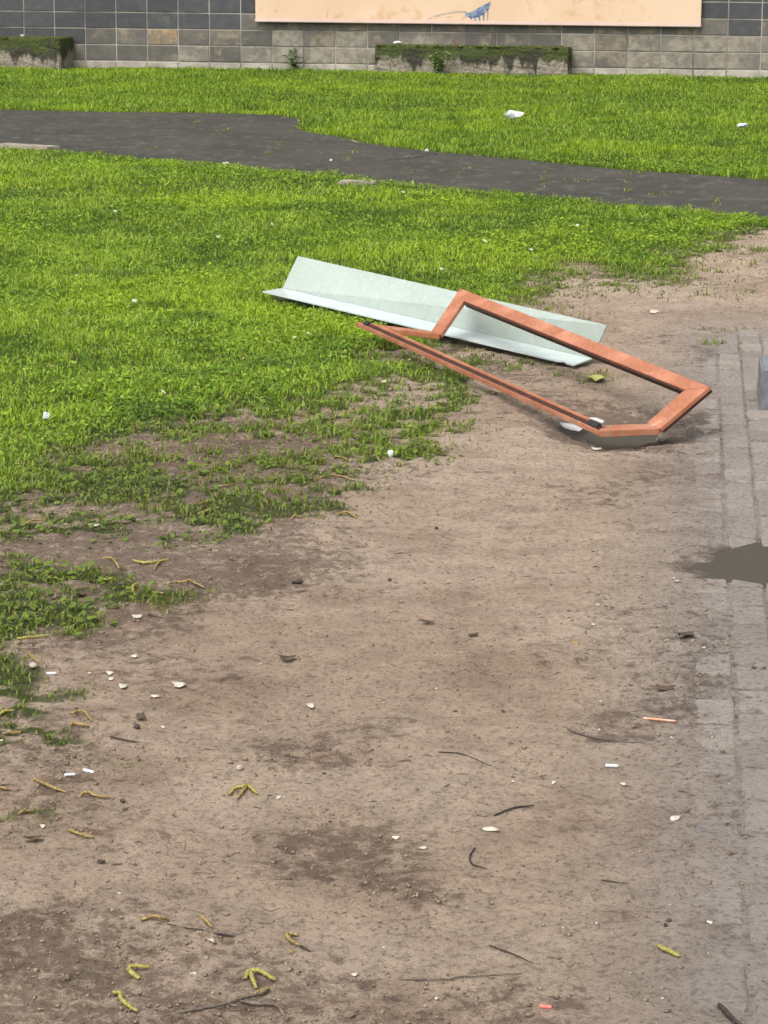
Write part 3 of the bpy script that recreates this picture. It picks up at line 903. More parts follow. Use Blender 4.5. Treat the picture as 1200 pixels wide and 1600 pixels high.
def build_glass():
    zl, zr, rise = 0.055, 0.030, 0.145
    R1, R2 = at(410, 455, zl), at(897, 570, zr)
    Q1, Q2 = at(441, 450, zl), at(925, 560, zr)
    P1, P2 = at(465, 400, zl + rise), at(948, 508, zr + rise)
    root = empty('glass_panel', (R1 + R2) / 2)
    tag(root, 'long pale milky glass panel bent along its length, lying on the lawn edge', 'glass panel')
    slab('tilted_pane', [Q1, Q2, P2, P1], 0.006, MGLASS, root, 0.001)
    chip = [R1, R1.lerp(R2, 0.93), R1.lerp(R2, 0.955) + (Q2 - R2) * 0.35, R2.lerp(Q2, 0.2), Q2 - (Q1 - R1) * 0.03, Q1]
    chip = [R1, R1.lerp(R2, 0.955), R1.lerp(R2, 0.965) + (Q2 - R2) * 0.12, R1.lerp(R2, 0.98), R2, Q2, Q1]
    MG2 = mat_simple('pale_blue_glass_edge', (0.44, 0.51, 0.51), (0.52, 0.58, 0.58), 9, 0.15, 0.5)
    slab('flat_pane', chip, 0.006, MG2, root)
build_glass()

# ------------------------------------------------------------------ the folded wooden frame
def build_frame():
    zl, zr, rise = 0.095, 0.052, 0.135
    A, B = at(556, 503, zl), at(674, 517, zl)
    Fp, E = at(937, 674, zr), at(1031, 670, zr)
    C, D = at(719, 450, zl + rise), at(1109, 604, zr + rise)
    root = empty('window_frame', (A + E) / 2)
    root.location.z = 0
    tag(root, 'orange brown wooden window frame folded along its length, lying on the mud', 'window frame')
    th = 0.017
    def quad(o, u, v, a0, a1, b0, b1):       # bilinear patch of the leaf o..
        return None
    def bil(p00, p10, p11, p01, s, t):
        return (p00 * (1 - s) + p10 * s) * (1 - t) + (p01 * (1 - s) + p11 * s) * t
    # leaf on the ground: s runs A->F (long), t runs A->B (across)
    L1 = lambda s, t: bil(A, Fp, E, B, s, t)
    # raised leaf: s runs B->E, t runs B->C
    L2 = lambda s, t: bil(B, E, D, C, s, t)
    lenA = (Fp - A).length; w1 = (B - A).length; w2 = (C - B).length
    e1 = 0.105 / lenA            # width of the end pieces along the length
    e2 = 0.118 / lenA
    # front rail: outer lip, groove floor, inner strip
    t0, t1, t2 = 0.018 / w1, 0.040 / w1, 0.078 / w1
    up = Vector((0, 0, 1))
    k0, k1 = e1 * t0 / t2, e1 * t1 / t2
    slab('front_rail', [L1(0, 0), L1(1, 0), L1(1 - k0, t0), L1(k0, t0)], 0.018, MWOOD, root, 0.002)
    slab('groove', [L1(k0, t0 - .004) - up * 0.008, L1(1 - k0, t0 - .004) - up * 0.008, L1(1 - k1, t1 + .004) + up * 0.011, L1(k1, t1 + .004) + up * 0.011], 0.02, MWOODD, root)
    slab('front_rail', [L1(k1, t1) + up * 0.013, L1(1 - k1, t1) + up * 0.013, L1(1 - e1, t2) + up * 0.013, L1(e1, t2) + up * 0.013], 0.007, MWOOD, root, 0.002)
    slab('front_rail', [L1(k1, t1 + .012) + up * 0.0085, L1(1 - k1, t1 + .012) + up * 0.0085, L1(1 - e1, t2) + up * 0.0085, L1(e1, t2) + up * 0.0085], 0.036, MWOOD, root)
    for (sa, sb) in ((k1 * 0.7, k1 * 0.7 + 0.022), (0.945, 1 - k1 * 0.9)):
        slab('rubber_gasket', [L1(sa, t0) + up * 0.002, L1(sb, t0) + up * 0.002, L1(sb, t1) + up * 0.019, L1(sa, t1) + up * 0.019], 0.012, MBLACK, root, 0.002)
    tag(slab('broken_tab', [L1(0.945, t1), L1(0.985, t1 + 0.02), L1(0.975, t2), L1(0.95, t2)], 0.004, MWHITE, root), 'white plastic fragment in the groove').location += Vector((0, 0, 0.024))
    # end pieces of the ground leaf
    slab('end_piece', [L1(0, 0), L1(e1, t2), L1(e1, 1), L1(0, 1)], 0.022, MWOOD, root, 0.0015)
    slab('end_piece', [L1(1, 0), L1(1 - e1, t2), L1(1 - e1, 1), L1(1, 1)], 0.022, MWOOD, root, 0.0015)
    # raised leaf
    tb = 0.088 / w2
    tb = min(tb, 0.36)
    slab('stile', [L2(0, 0), L2(e2, 0), L2(e2, 1 - tb), L2(0, 1)], th, MWOOD, root, 0.0015)
    slab('stile', [L2(1, 0), L2(1 - e2, 0), L2(1 - e2, 1 - tb), L2(1, 1)], th, MWOOD, root, 0.0015)
    slab('back_rail', [L2(0, 1), L2(1, 1), L2(1 - e2, 1 - tb), L2(e2, 1 - tb)], th, MWOOD, root, 0.0015)
    # dark strip that paints shade on the raised leaf's inner edge
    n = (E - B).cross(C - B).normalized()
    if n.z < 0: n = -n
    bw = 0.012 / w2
    slab('edge_shade', [L2(e2 + .004, 1 - tb + .01), L2(1 - e2 - .004, 1 - tb + .01), L2(1 - e2 - .004, 1 - tb - bw), L2(e2 + .004, 1 - tb - bw)], 0.020, MWOODD, root).location -= n * 0.004
    slab('stile_shade', [L2(1.001, 0.03), L2(1 - e2 * .8, 0.03), L2(1 - e2 * .8, 1 - tb), L2(1.001, 1)], 0.010, MWOODD, root).location -= n * (th - 0.004)  # dark strip added to paint shade along the right stile's outer edge
build_frame()

# ------------------------------------------------------------------ stone block at the right edge
def build_stone():
    p0 = at(1193, 641, 0.0)
    V = []
    root = empty('stone_block', p0)
    tag(root, 'dark blue grey stone block standing at the right edge of the paving', 'stone block')
    ang = -math.atan2(PVD.x, PVD.y)
    bm = bmesh.new(); bmesh.ops.create_cube(bm, size=1.0)
    bmesh.ops.scale(bm, vec=(0.26, 0.4, 0.17), verts=bm.verts)
    bmesh.ops.bevel(bm, geom=bm.edges[:], offset=0.008, segments=2, affect='EDGES')
    o = bm_obj('body', bm, MSLATE, root)
    o.location = (0.13 + 0.01, 0.2, 0.060); o.rotation_euler = (0, 0.03, ang)
    V = [(0.02, -0.04, 0.004), (0.07, -0.07, 0.02), (0.12, -0.05, 0.006), (0.07, -0.02, 0.004)]
    leaf = mesh_obj('leaf', [(p0.x + a, p0.y + b, c) for a, b, c in V] + [(p0.x + a, p0.y + b, c - 0.002) for a, b, c in V],
                    [(0, 1, 3), (1, 2, 3), (4, 7, 5), (5, 7, 6), (0, 4, 5, 1), (1, 5, 6, 2), (2, 6, 7, 3), (3, 7, 4, 0)], MLEAFY)
    tag(leaf, 'yellow green leaf lying at the foot of the grey stone block', 'leaf')
build_stone()

# ------------------------------------------------------------------ tubes: catkins and twigs
def resample(pts, n):
    P = np.array([[*p] for p in pts], float)
    if len(P) > 2:                                    # Catmull-Rom
        out = []
        for i in range(len(P) - 1):
            p0 = P[max(i - 1, 0)]; p1 = P[i]; p2 = P[i + 1]; p3 = P[min(i + 2, len(P) - 1)]
            for t in np.linspace(0, 1, 8, endpoint=False):
                out.append(0.5 * ((2 * p1) + (-p0 + p2) * t + (2 * p0 - 5 * p1 + 4 * p2 - p3) * t * t + (-p0 + 3 * p1 - 3 * p2 + p3) * t ** 3))
        out.append(P[-1]); P = np.array(out)
    s = np.concatenate([[0], np.cumsum(np.linalg.norm(np.diff(P, axis=0), axis=1))])
    q = np.linspace(0, s[-1], n)
    return np.stack([np.interp(q, s, P[:, k]) for k in range(3)], 1)
def tube(name, pts, rad, mat, n=14, sides=7, bumpy=0.0, seed=0, parent=None, origin=None):
    rnd = random.Random(seed)
    P = resample(pts, n); org = origin if origin is not None else Vector(P[n // 2])
    V, F = [], []
    for i in range(n):
        t = P[min(i + 1, n - 1)] - P[max(i - 1, 0)]; t = Vector(t).normalized()
        s = t.cross(Vector((0, 0, 1))); s = s.normalized() if s.length > 1e-6 else Vector((1, 0, 0)); up = s.cross(t)
        r = rad(i / (n - 1))
        for k in range(sides):
            a = 6.2832 * (k + 0.5 * (i % 2)) / sides
            rr = r * (1 + rnd.uniform(-bumpy, bumpy))
            V.append(Vector(P[i]) + s * math.cos(a) * rr + up * math.sin(a) * rr - org)
    for i in range(n - 1):
        for k in range(sides):
            k2 = (k + 1) % sides
            F.append((i * sides + k, i * sides + k2, (i + 1) * sides + k2, (i + 1) * sides + k))
    F.append(tuple(range(sides))[::-1]); F.append(tuple((n - 1) * sides + k for k in range(sides)))
    o = mesh_obj(name, V, F, mat, parent, True)
    if parent is None: o.location = org
    return o

CATKINS = [
    # points, fresh?, label, arch
    ([(217, 1529), (202, 1515), (209, 1509), (235, 1511)], 1, 'yellow green catkin bent into a V, above the bottom left twig'),
    ([(176, 1552), (187, 1551), (191, 1563), (214, 1580)], 1, 'yellow green catkin lying left of the long bottom twig, lowest in the photo'),
    ([(383, 1528), (388, 1519), (400, 1515), (415, 1522), (430, 1531)], 1, 'yellow green catkin arched like a horseshoe just above the forked twigs'),
    ([(391, 1519), (395, 1530), (401, 1544)], 1, 'short catkin leg beside the horseshoe shaped catkin, touching the twig'),
    ([(397, 1552), (410, 1548), (421, 1543)], 0, 'tan catkin stub lying on the tip of the long bottom twig'),
    ([(466, 1461), (450, 1459), (453, 1468), (469, 1477)], 0, 'curled tan catkin with a dark stalk, right of the bottom left group'),
    ([(312, 1431), (320, 1436), (332, 1449)], 0, 'short thick tan catkin beside small dark twigs at bottom left'),
    ([(220, 1438), (236, 1432), (250, 1433), (265, 1437)], 0, 'dark tan catkin lying level above the V shaped one'),
    ([(1028, 1478), (1044, 1485), (1062, 1494)], 1, 'straight bright yellow catkin alone at the lower right'),
    ([(358, 1241), (366, 1232), (380, 1229), (388, 1228), (402, 1240)], 1, 'arched catkin on open earth, upper arm of a crossed pair'),
    ([(386, 1229), (378, 1237), (371, 1247)], 0, 'short catkin crossing under the arched one on open earth'),
    ([(51, 1217), (65, 1222), (82, 1230), (104, 1238)], 0, 'tan catkin with a pale tip, above the lowest grass tuft at left'),
    ([(124, 1246), (130, 1239), (140, 1238), (150, 1243), (172, 1245)], 0, 'wavy tan catkin with a hooked end, right of the pale tipped one'),
    ([(108, 1297), (117, 1300), (132, 1305), (147, 1308)], 0, 'thin tan catkin on earth below the lowest grass tuft'),
    ([(111, 1115), (122, 1111), (132, 1112), (140, 1121), (144, 1127)], 0, 'hooked tan catkin at the right edge of the left grass patch, upper of two'),
    ([(110, 1132), (115, 1129), (125, 1132), (140, 1134)], 0, 'wavy yellow catkin just below the hooked one by the left grass patch'),
    ([(5, 1146), (17, 1145), (32, 1144)], 0, 'tan catkin in the left grass patch near the white fleck at the photo edge'),
    ([(0, 1116), (8, 1111), (19, 1110)], 1, 'yellow catkin cut by the left edge of the photo, in the grass patch'),
    ([(1, 1230), (16, 1234)], 0, 'short tan catkin at the left edge, above the lowest grass tuft'),
    ([(30, 1271), (38, 1267), (48, 1268)], 0, 'small tan catkin lying in the lowest grass tuft'),
    ([(160, 873), (172, 871), (181, 879), (187, 890)], 0, 'yellow catkin bent downwards, left of the long level pair'),
    ([(207, 875), (222, 879), (240, 878), (264, 874)], 1, 'long level yellow catkin on bare earth below the small round tuft'),
    ([(251, 877), (244, 883), (241, 890)], 0, 'short orange catkin hanging off the long level one'),
    ([(216, 911), (207, 917), (211, 930)], 1, 'yellow catkin curled like a C at the end of the grass tongue'),
    ([(271, 909), (288, 909), (297, 907), (319, 918)], 0, 'tan catkin on bare earth right of the C shaped one'),
    ([(238, 925), (248, 926), (257, 928)], 0, 'short tan catkin below and right of the C shaped one'),
    ([(156, 906), (168, 905), (180, 903)], 1, 'yellow catkin on the grass tongue left of the C shaped one'),
    ([(36, 821), (51, 813), (67, 813)], 0, 'tan catkin at far left beside dark green leaves'),
    ([(45, 1022), (52, 1027), (61, 1035)], 0, 'orange tan catkin at the tip of a grass patch at left'),
    ([(27, 998), (54, 995), (75, 993)], 1, 'pale yellow catkin along the lower rim of the left grass patch'),
    ([(524, 713), (536, 715), (548, 721)], 0, 'small tan catkin on dark earth at the right end of the thin grass'),
    ([(496, 748), (517, 742), (537, 745), (555, 751)], 0, 'yellow wavy catkin at the right tip of the thin grass'),
    ([(527, 803), (543, 800), (558, 809)], 0, 'brown arched catkin on bare earth right of the last thin tuft'),
    ([(455, 812), (460, 806), (472, 808)], 0, 'small tan catkin beside the last thin tuft'),
    ([(310, 803), (331, 795), (343, 792)], 1, 'yellow green catkin in thin grass, lower of a near parallel pair'),
    ([(312, 787), (322, 784), (332, 780)], 1, 'yellow green catkin in thin grass, upper of a near parallel pair'),
    ([(336, 760), (350, 759), (365, 756)], 0, 'pale tan catkin lying level in the thin grass'),
    ([(85, 680), (95, 678), (107, 679)], 0, 'orange tan catkin in the lawn below the white fleck at left'),
    ([(77, 600), (86, 596), (96, 595)], 0, 'orange tan catkin high in the lawn at the far left'),
]
for i, (pts, fresh, lab) in enumerate(CATKINS):
    arch = 0.004 if len(pts) > 3 else 0.002
    lift = 0.012 if on(*pts[1]).y > 6.0 and pts[0][0] < 120 else 0.0
    P = []
    for j, p in enumerate(pts):
        w = math.sin(math.pi * j / (len(pts) - 1))
        P.append(on(p[0], p[1], 0.0042 + arch * w + lift))
    r0 = 0.0040 if fresh else 0.0034
    o = tube('catkin', P, lambda t, r0=r0: r0 * (0.55 + 0.45 * math.sin(math.pi * min(1, t * 0.92 + 0.08)) ** 0.6), MCAT if fresh else MCAT2, 30, 9, 0.42, i)
    tag(o, lab, 'catkin', 'fallen poplar catkins')

TWIGS = [
    ([(245, 1591), (268, 1584), (300, 1578), (345, 1570), (375, 1560), (400, 1554), (420, 1546)], 0.0030, 0, 'long thin grey twig at the bottom left of the photo'),
    ([(376, 1564), (400, 1568), (432, 1571), (447, 1592)], 0.0034, 0, 'thick bent grey twig with a kinked end, right of the long thin one'),
    ([(772, 1274), (800, 1263), (818, 1260), (834, 1258)], 0.0024, 1, 'dark thin twig rising to the right on the open earth'),
    ([(625, 1530), (700, 1530), (720, 1526), (815, 1521)], 0.0017, 0, 'long straight thin stalk lying level at the bottom centre'),
    ([(765, 1477), (800, 1490), (832, 1505)], 0.0016, 1, 'thin dark stalk slanting down, above the long level one'),
    ([(685, 1175), (705, 1176), (725, 1179), (767, 1197)], 0.0014, 1, 'hair thin curved twig in the middle of the earth'),
    ([(1124, 1570), (1136, 1583), (1148, 1595), (1160, 1602)], 0.0052, 1, 'black thick stick end at the bottom right corner'),
    ([(172, 1151), (200, 1157), (237, 1164)], 0.0022, 1, 'straight dark twig right of the left grass patch'),
    ([(940, 1375), (960, 1378), (982, 1381)], 0.0016, 1, 'short reddish brown twig at the lower right'),
    ([(742, 1325), (734, 1338), (738, 1350), (760, 1357)], 0.0022, 1, 'small dark hooked twig right of the footprint'),
    ([(262, 1444), (292, 1450), (319, 1453)], 0.0018, 1, 'thin dark twig touching the short thick catkin, left piece'),
    ([(334, 1458), (350, 1460), (366, 1463)], 0.0024, 1, 'short dark twig piece right of the short thick catkin'),
    ([(230, 959), (242, 963), (255, 965)], 0.0022, 1, 'short dark twig on earth below the grass tongue'),
    ([(469, 1478), (477, 1482), (485, 1487)], 0.0024, 1, 'dark stalk stub below the curled tan catkin'),
    ([(445, 1180), (455, 1182), (468, 1183)], 0.0012, 1, 'tiny dark twig left of the damp patch in the middle'),
    ([(886, 1140), (915, 1150), (955, 1158), (998, 1160)], 0.0014, 1, 'thin dark twig running through the damp spot left of the salmon stick'),
    ([(685, 240), (640, 246), (600, 250)], 0.004, 0, 'thin pale stalk lying on the asphalt path'),
]
for i, (pts, r, dark, lab) in enumerate(TWIGS):
    P = [on(a, b, r * 0.9 + (0.002 if 0 < j < len(pts) - 1 else 0)) for j, (a, b) in enumerate(pts)]
    if lab.endswith('asphalt path'): P = [at(a, b, 0.012) for a, b in pts]
    o = tube('twig', P, lambda t, r=r: r * (0.65 + 0.35 * math.sin(3.1 * t + .4)), MDTWIG if dark else MTWIG, 18, 6, 0.18, 100 + i)
    tag(o, lab, 'twig', 'twigs lying on the earth')
fork = tube('fork', [on(1147, 1594, 0.005), on(1146, 1604, 0.005)], lambda t: 0.003, MDTWIG, 4, 6, 0.1, 5)
for o_ in bpy.data.objects:
    if o_.name.startswith('twig') and o_.get('label', '').startswith('black thick stick'):
        fork.parent = o_; fork.matrix_parent_inverse = Matrix.Translation(-o_.location)

# straw and cigarette ends
def rod(name, a, b, r, mat, label, cat, group=None):
    o = tube(name, [on(*a, r), on(*b, r)], lambda t: r, mat, 6, 10, 0.03, 9)
    return tag(o, label, cat, group)
rod('stick', (1005, 1122), (1056, 1127), 0.0026, MSALMON, 'thin salmon pink plastic stick lying at the right on the earth', 'stick')
CB = 'cigarette ends on the earth'
rod('cigarette_end', (946, 1196), (966, 1197), 0.0042, MWHITE, 'white cigarette end below the salmon pink stick', 'cigarette end', CB)
rod('cigarette_end', (73, 1052), (88, 1052), 0.0036, MWHITE, 'white cigarette end beside the left grass patch, leftmost in its row', 'cigarette end', CB)
rod('cigarette_end', (101, 1211), (118, 1210), 0.0036, MWHITE, 'white cigarette end above the wavy catkin, left of a pair', 'cigarette end', CB)
rod('cigarette_end', (131, 1203), (146, 1207), 0.0040, MWHITE, 'white cigarette end above the wavy catkin, right of a pair', 'cigarette end', CB)
rod('cigarette_end', (843, 1572), (862, 1574), 0.0036, MRED, 'small red cigarette end at the bottom of the photo', 'cigarette end', CB)
rod('cigarette_end', (1040, 1444), (1040, 1446), 0.003, MDTWIG, 'small dark burnt end on the earth above the yellow catkin', 'cigarette end', CB)

# ------------------------------------------------------------------ petals, flakes, pebbles, scraps
def flake(name, px, py, w, h, mat, label, cat, group=None, curl=0.25, seed=0, up=0.001, thick=0.0008):
    """thin curled scrap; w, h are its size in the photograph's pixels"""
    rnd = random.Random(seed * 31 + int(px))
    p = on(px, py, up)
    sc = F_PX / ((p - Vector((0, 0, CAM_H))).dot(_F))
    W = 0.88 * w / sc; el = math.atan2(CAM_H, p.y)
    D = min(h / sc / math.sin(el), W * 1.8)
    n = 9; top, F = [], []
    top.append(Vector((0, 0, curl * W * 0.15)))
    for rr in (0.55, 1.0):
        for k in range(n):
            a = 6.2832 * k / n; q = rr * rnd.uniform(0.55, 1.25)
            x, y = math.cos(a) * q * W / 2, math.sin(a) * q * D / 2
            top.append(Vector((x, y, curl * W * (0.15 + 0.9 * (x / W) ** 2 + rnd.uniform(-.12, .16) * rr) + 0.0006)))
    m = len(top)
    V = top + [v - Vector((0, 0, thick)) for v in top]
    for k in range(n):
        k2 = (k + 1) % n
        F += [(0, 1 + k, 1 + k2), (1 + k, 1 + n + k, 1 + n + k2, 1 + k2)]
        F += [(m, m + 1 + k2, m + 1 + k), (m + 1 + k, m + 1 + k2, m + 1 + n + k2, m + 1 + n + k)]
        F.append((1 + n + k, m + 1 + n + k, m + 1 + n + k2, 1 + n + k2))
    o = mesh_obj(name, V, F, mat, None, True)
    o.location = p; o.rotation_euler = (0, 0, rnd.uniform(-.3, .3))
    return tag(o, label, cat, group)

PG = 'pale petals and flakes strewn on the earth'
BIG = [(280, 1070, 27, 9, 'largest white petal, oval, right of the row of flakes at the left'),
       (191, 1072, 17, 9, 'torn white petal between the row of flakes and the largest oval one'),
       (171, 1052, 15, 6, 'white petal in the row at left, upper of a close pair'),
       (173, 1061, 11, 6, 'white petal in the row at left, lower of a close pair'),
       (210, 1025, 13, 8, 'round white petal above the row of flakes at the left'),
       (215, 964, 22, 5, 'long thin white flake below the grass tongue'),
       (243, 1088, 15, 5, 'thin cream flake below the largest oval petal'),
       (485, 1102, 18, 8, 'curled white flake with a dark side, left of the middle'),
       (1056, 1279, 17, 10, 'bright white crumpled flake at the right, below the pair of flecks'),
       (765, 1297, 36, 7, 'long broken cream flake below the rising dark twig'),
       (619, 1309, 13, 6, 'cream flake right of the footprint, left of a pair'),
       (662, 1325, 17, 6, 'cream flake right of the footprint, right of a pair'),
       (898, 1004, 18, 12, 'tan curled leaf scrap on the earth below the right puddle'),
       (302, 1522, 13, 7, 'cream petal between the V shaped and horseshoe catkins'),
       (332, 1550, 7, 11, 'upright cream sliver just above the long bottom twig'),
       (456, 1487, 10, 8, 'white fleck under the curled tan catkin with a stalk'),
       (330, 1469, 12, 6, 'white fleck at the end of the small dark twigs'),
       (435, 1246, 11, 7, 'white fleck right of the crossed catkins'),
       (974, 1225, 11, 6, 'white fleck below the cigarette end at the right, right of a pair'),
       (865, 1223, 10, 5, 'white fleck below the cigarette end at the right, left of a pair'),
       (1109, 1441, 9, 6, 'white fleck on the bricks above the bright yellow catkin'),
       (67, 1291, 10, 6, 'white fleck below the lowest grass tuft at left'),
       (148, 822, 24, 6, 'flat white scrap on earth left of the small round tuft'),
       (1022, 487, 24, 7, 'cream scrap on the mud right of the glass panel'),
       (555, 1523, 16, 5, 'cream flake lying level right of the forked twigs'),
       (3, 1157, 8, 9, 'white fleck at the very left edge in the grass patch')]
for i, (a, b, w, h, lab) in enumerate(BIG):
    flake('petal', a, b, w, h, MSALMON if 'salmon' in lab else (MCAT2 if 'tan' in lab else MPETAL), lab, 'petal', PG, seed=i)
SMALL = [(466, 1003), (407, 1037), (255, 1136), (342, 1154), (407, 1507), (447, 1506), (505, 1550), (187, 1396), (175, 1422), (927, 976), (970, 983),
         (1157, 992), (1074, 1092), (682, 1076), (600, 1098), (939, 1096), (929, 1111), (936, 1140), (1050, 1153), (706, 1236), (680, 1250), (802, 1221),
         (1047, 1414), (932, 1442), (1095, 1204), (682, 1560), (1035, 1560), (140, 1052), (1140, 1225), (1160, 1290), (905, 935), (935, 945), (1058, 908), (1053, 903),
         (1140, 912), (548, 975), (1113, 1152), (1183, 1208), (1175, 1538), (1183, 1455), (655, 826), (600, 1040), (838, 990), (1082, 1000), (1005, 1008), (1100, 1012),
         (730, 1420), (520, 1330), (560, 1290), (245, 1290), (330, 930), (1128, 1051), (860, 870), (770, 905), (700, 985), (640, 1180), (1000, 1330), (880, 1450), (600, 1480), (985, 1520)]
MARKS = [(1030, 1125, 'the salmon pink stick'), (956, 1196, 'the white cigarette end at right'), (1045, 1486, 'the bright yellow catkin'), (853, 1573, 'the red cigarette end'),
         (405, 1523, 'the horseshoe shaped catkin'), (218, 1518, 'the V shaped catkin'), (195, 1565, 'the lowest catkin'), (380, 1237, 'the crossed catkins'), (280, 1070, 'the largest oval petal'),
         (803, 1265, 'the rising dark twig'), (765, 1297, 'the long broken cream flake'), (1056, 1279, 'the bright white crumpled flake'), (720, 1526, 'the long level stalk'),
         (800, 1490, 'the slanting dark stalk'), (738, 1338, 'the hooked dark twig'), (725, 1180, 'the hair thin curved twig'), (485, 1102, 'the curled white flake'), (738, 993, 'the dark dead leaf in the middle'),
         (898, 1004, 'the tan leaf scrap'), (1150, 880, 'the right puddle'), (450, 1031, 'the dark curled leaf scrap'), (455, 1468, 'the curled tan catkin'), (148, 1242, 'the wavy tan catkin'),
         (128, 1303, 'the thin tan catkin'), (1140, 1585, 'the black stick end'), (200, 1157, 'the straight dark twig'), (465, 911, 'the black lumpy clod'), (609, 908, 'the small black clod'),
         (955, 680, 'the puddle under the frame'), (1040, 1077, 'the dark leaf scrap'), (640, 1318, 'the pair of cream flakes'), (960, 1378, 'the reddish brown twig'), (210, 1025, 'the round white petal'),
         (240, 878, 'the long level catkin'), (540, 803, 'the brown arched catkin'), (175, 1057, 'the close pair of petals'), (1150, 995, 'the broken leaf scraps')]
LAWN_MARKS = [(410, 455, 'the left tip of the glass panel'), (556, 503, 'the left tip of the wooden frame'), (600, 430, 'the middle of the glass panel'), (945, 505, 'the right end of the glass panel'), (72, 650, 'the white crumpled fleck'),
              (86, 598, 'the highest orange catkin'), (352, 255, 'the tiny scrap on the path rim'), (555, 291, 'the short edging stone'), (37, 233, 'the left edging stone'), (803, 179, 'the crumpled white bag'),
              (611, 712, 'the tiny white cup'), (1125, 340, 'the tuft on the right path rim'), (95, 679, 'the orange catkin at left'), (460, 100, 'the dark weed at the wall')]
_used = set()
def beside(px, py, marks, head, fallback):
    for d, mx, my, nm in sorted((math.hypot(px - a, (py - b) * 1.4), a, b, nm) for a, b, nm in marks)[:5]:
        dx, dy = px - mx, py - my
        w = ('right of' if dx > 0 else 'left of') if abs(dx) > abs(dy) * 1.3 else ('below' if dy > 0 else 'above')
        near = 'close ' if d < 60 else ('' if d < 190 else 'far ')
        for word in (near + w,):
            if (word, nm) not in _used:
                _used.add((word, nm)); return head + ' ' + word + ' ' + nm
    return fallback
for i, (a, b) in enumerate(SMALL):
    lab = beside(a, b, MARKS, 'tiny pale fleck', 'tiny pale petal fleck on the bare earth, one of many alike')
    flake('petal', a, b, random.choice((3.5, 4, 5, 6, 9)), random.uniform(2.2, 4.5), MPETAL if i % 4 else MSTONE, lab, 'petal', PG, seed=200 + i)

def pebble(px, py, w, h, mat, label, cat='pebble', group='pebbles and clods on the earth', seed=0, name='pebble'):
    rnd = random.Random(seed + 5)
    p = on(px, py)
    sc = F_PX / ((p - Vector((0, 0, CAM_H))).dot(_F)); w *= 0.8; h *= 0.8
    bm = bmesh.new(); bmesh.ops.create_icosphere(bm, subdivisions=2, radius=0.5)
    for v in bm.verts:
        v.co *= 1 + rnd.uniform(-.26, .22); v.co.x *= w / sc; v.co.y *= w / sc * 0.8; v.co.z *= h / sc
    o = bm_obj(name, bm, mat, None, True); o.location = p + Vector((0, 0, h / sc * 0.28)); o.rotation_euler = (0, 0, rnd.uniform(0, 6))
    return tag(o, label, cat, group)
pebble(374, 1202, 17, 12, MSTONE, 'pale pebble above the crossed catkins on open earth', seed=1)
pebble(52, 1042, 26, 12, MSTONE, 'dull grey pebble at the edge of the left grass patch', seed=2)
pebble(192, 1254, 13, 9, MDTWIG, 'black clod right of the wavy catkin, upper of two', 'clod', seed=3, name='clod')
pebble(195, 1266, 12, 7, MLEAFD, 'dark clod right of the wavy catkin, lower of two', 'clod', seed=4, name='clod')
pebble(214, 1138, 15, 10, MDTWIG, 'black clod above the straight dark twig at left', 'clod', seed=5, name='clod')
pebble(609, 908, 10, 7, MDTWIG, 'small black clod on the smooth earth below the lawn', 'clod', seed=6, name='clod')
pebble(465, 911, 22, 9, MDTWIG, 'black lumpy clod on the damp earth left of the middle', 'clod', seed=7, name='clod')
pebble(682, 827, 8, 7, MDTWIG, 'tiny black clod below the thin grass', 'clod', seed=8, name='clod')
pebble(1045, 1439, 14, 7, MLEAFD, 'dark brown clod above the bright yellow catkin', 'clod', seed=9, name='clod')
DL = 'dead leaf scraps on the earth'
for i, (a, b, w, h, lab) in enumerate([
        (738, 993, 24, 5, 'dark dead leaf on the damp earth in the middle'),
        (1040, 1077, 38, 8, 'dark leaf scrap above the salmon pink stick'),
        (450, 1031, 32, 8, 'dark curled leaf scrap on earth left of the middle'),
        (668, 974, 28, 4, 'narrow brown leaf scrap below the smooth earth'),
        (220, 1120, 20, 16, 'dead dark leaf standing right of the hooked catkin'),
        (52, 1313, 34, 9, 'dark dead leaf below the lowest grass tuft at far left'),
        (158, 1347, 18, 6, 'small dark leaf scrap on open earth at the left'),
        (1070, 995, 46, 9, 'dark broken leaf scraps below the right puddle'),
        (1186, 1047, 24, 6, 'dark leaf scrap on the bricks at the right edge'),
        (125, 930, 22, 9, 'brown dead leaf on the lower grass patch at left')]):
    flake('dead_leaf', a, b, w, h * 0.8, MLEAFD, lab, 'leaf', DL, 0.5, 300 + i, 0.002)
flake('leaf', 930, 592, 36, 14, MLEAFY, 'yellow green leaf on the mud inside the wooden frame', 'leaf', None, 0.45, 11, 0.006)
flake('paper_scrap', 893, 668, 46, 22, MWHITE, 'white paper scrap at the left end of the small puddle', 'paper', None, 0.2, 41, 0.016)
flake('paper_scrap', 930, 702, 20, 5, MPETAL, 'torn pale scrap on the near rim of the small puddle', 'paper', None, 0.3, 43, 0.004)
flake('stone_chip', 1034, 684, 22, 12, MSTONE, 'tan stone chip at the right end of the small puddle', 'stone', None, 0.3, 44, 0.012, 0.008)

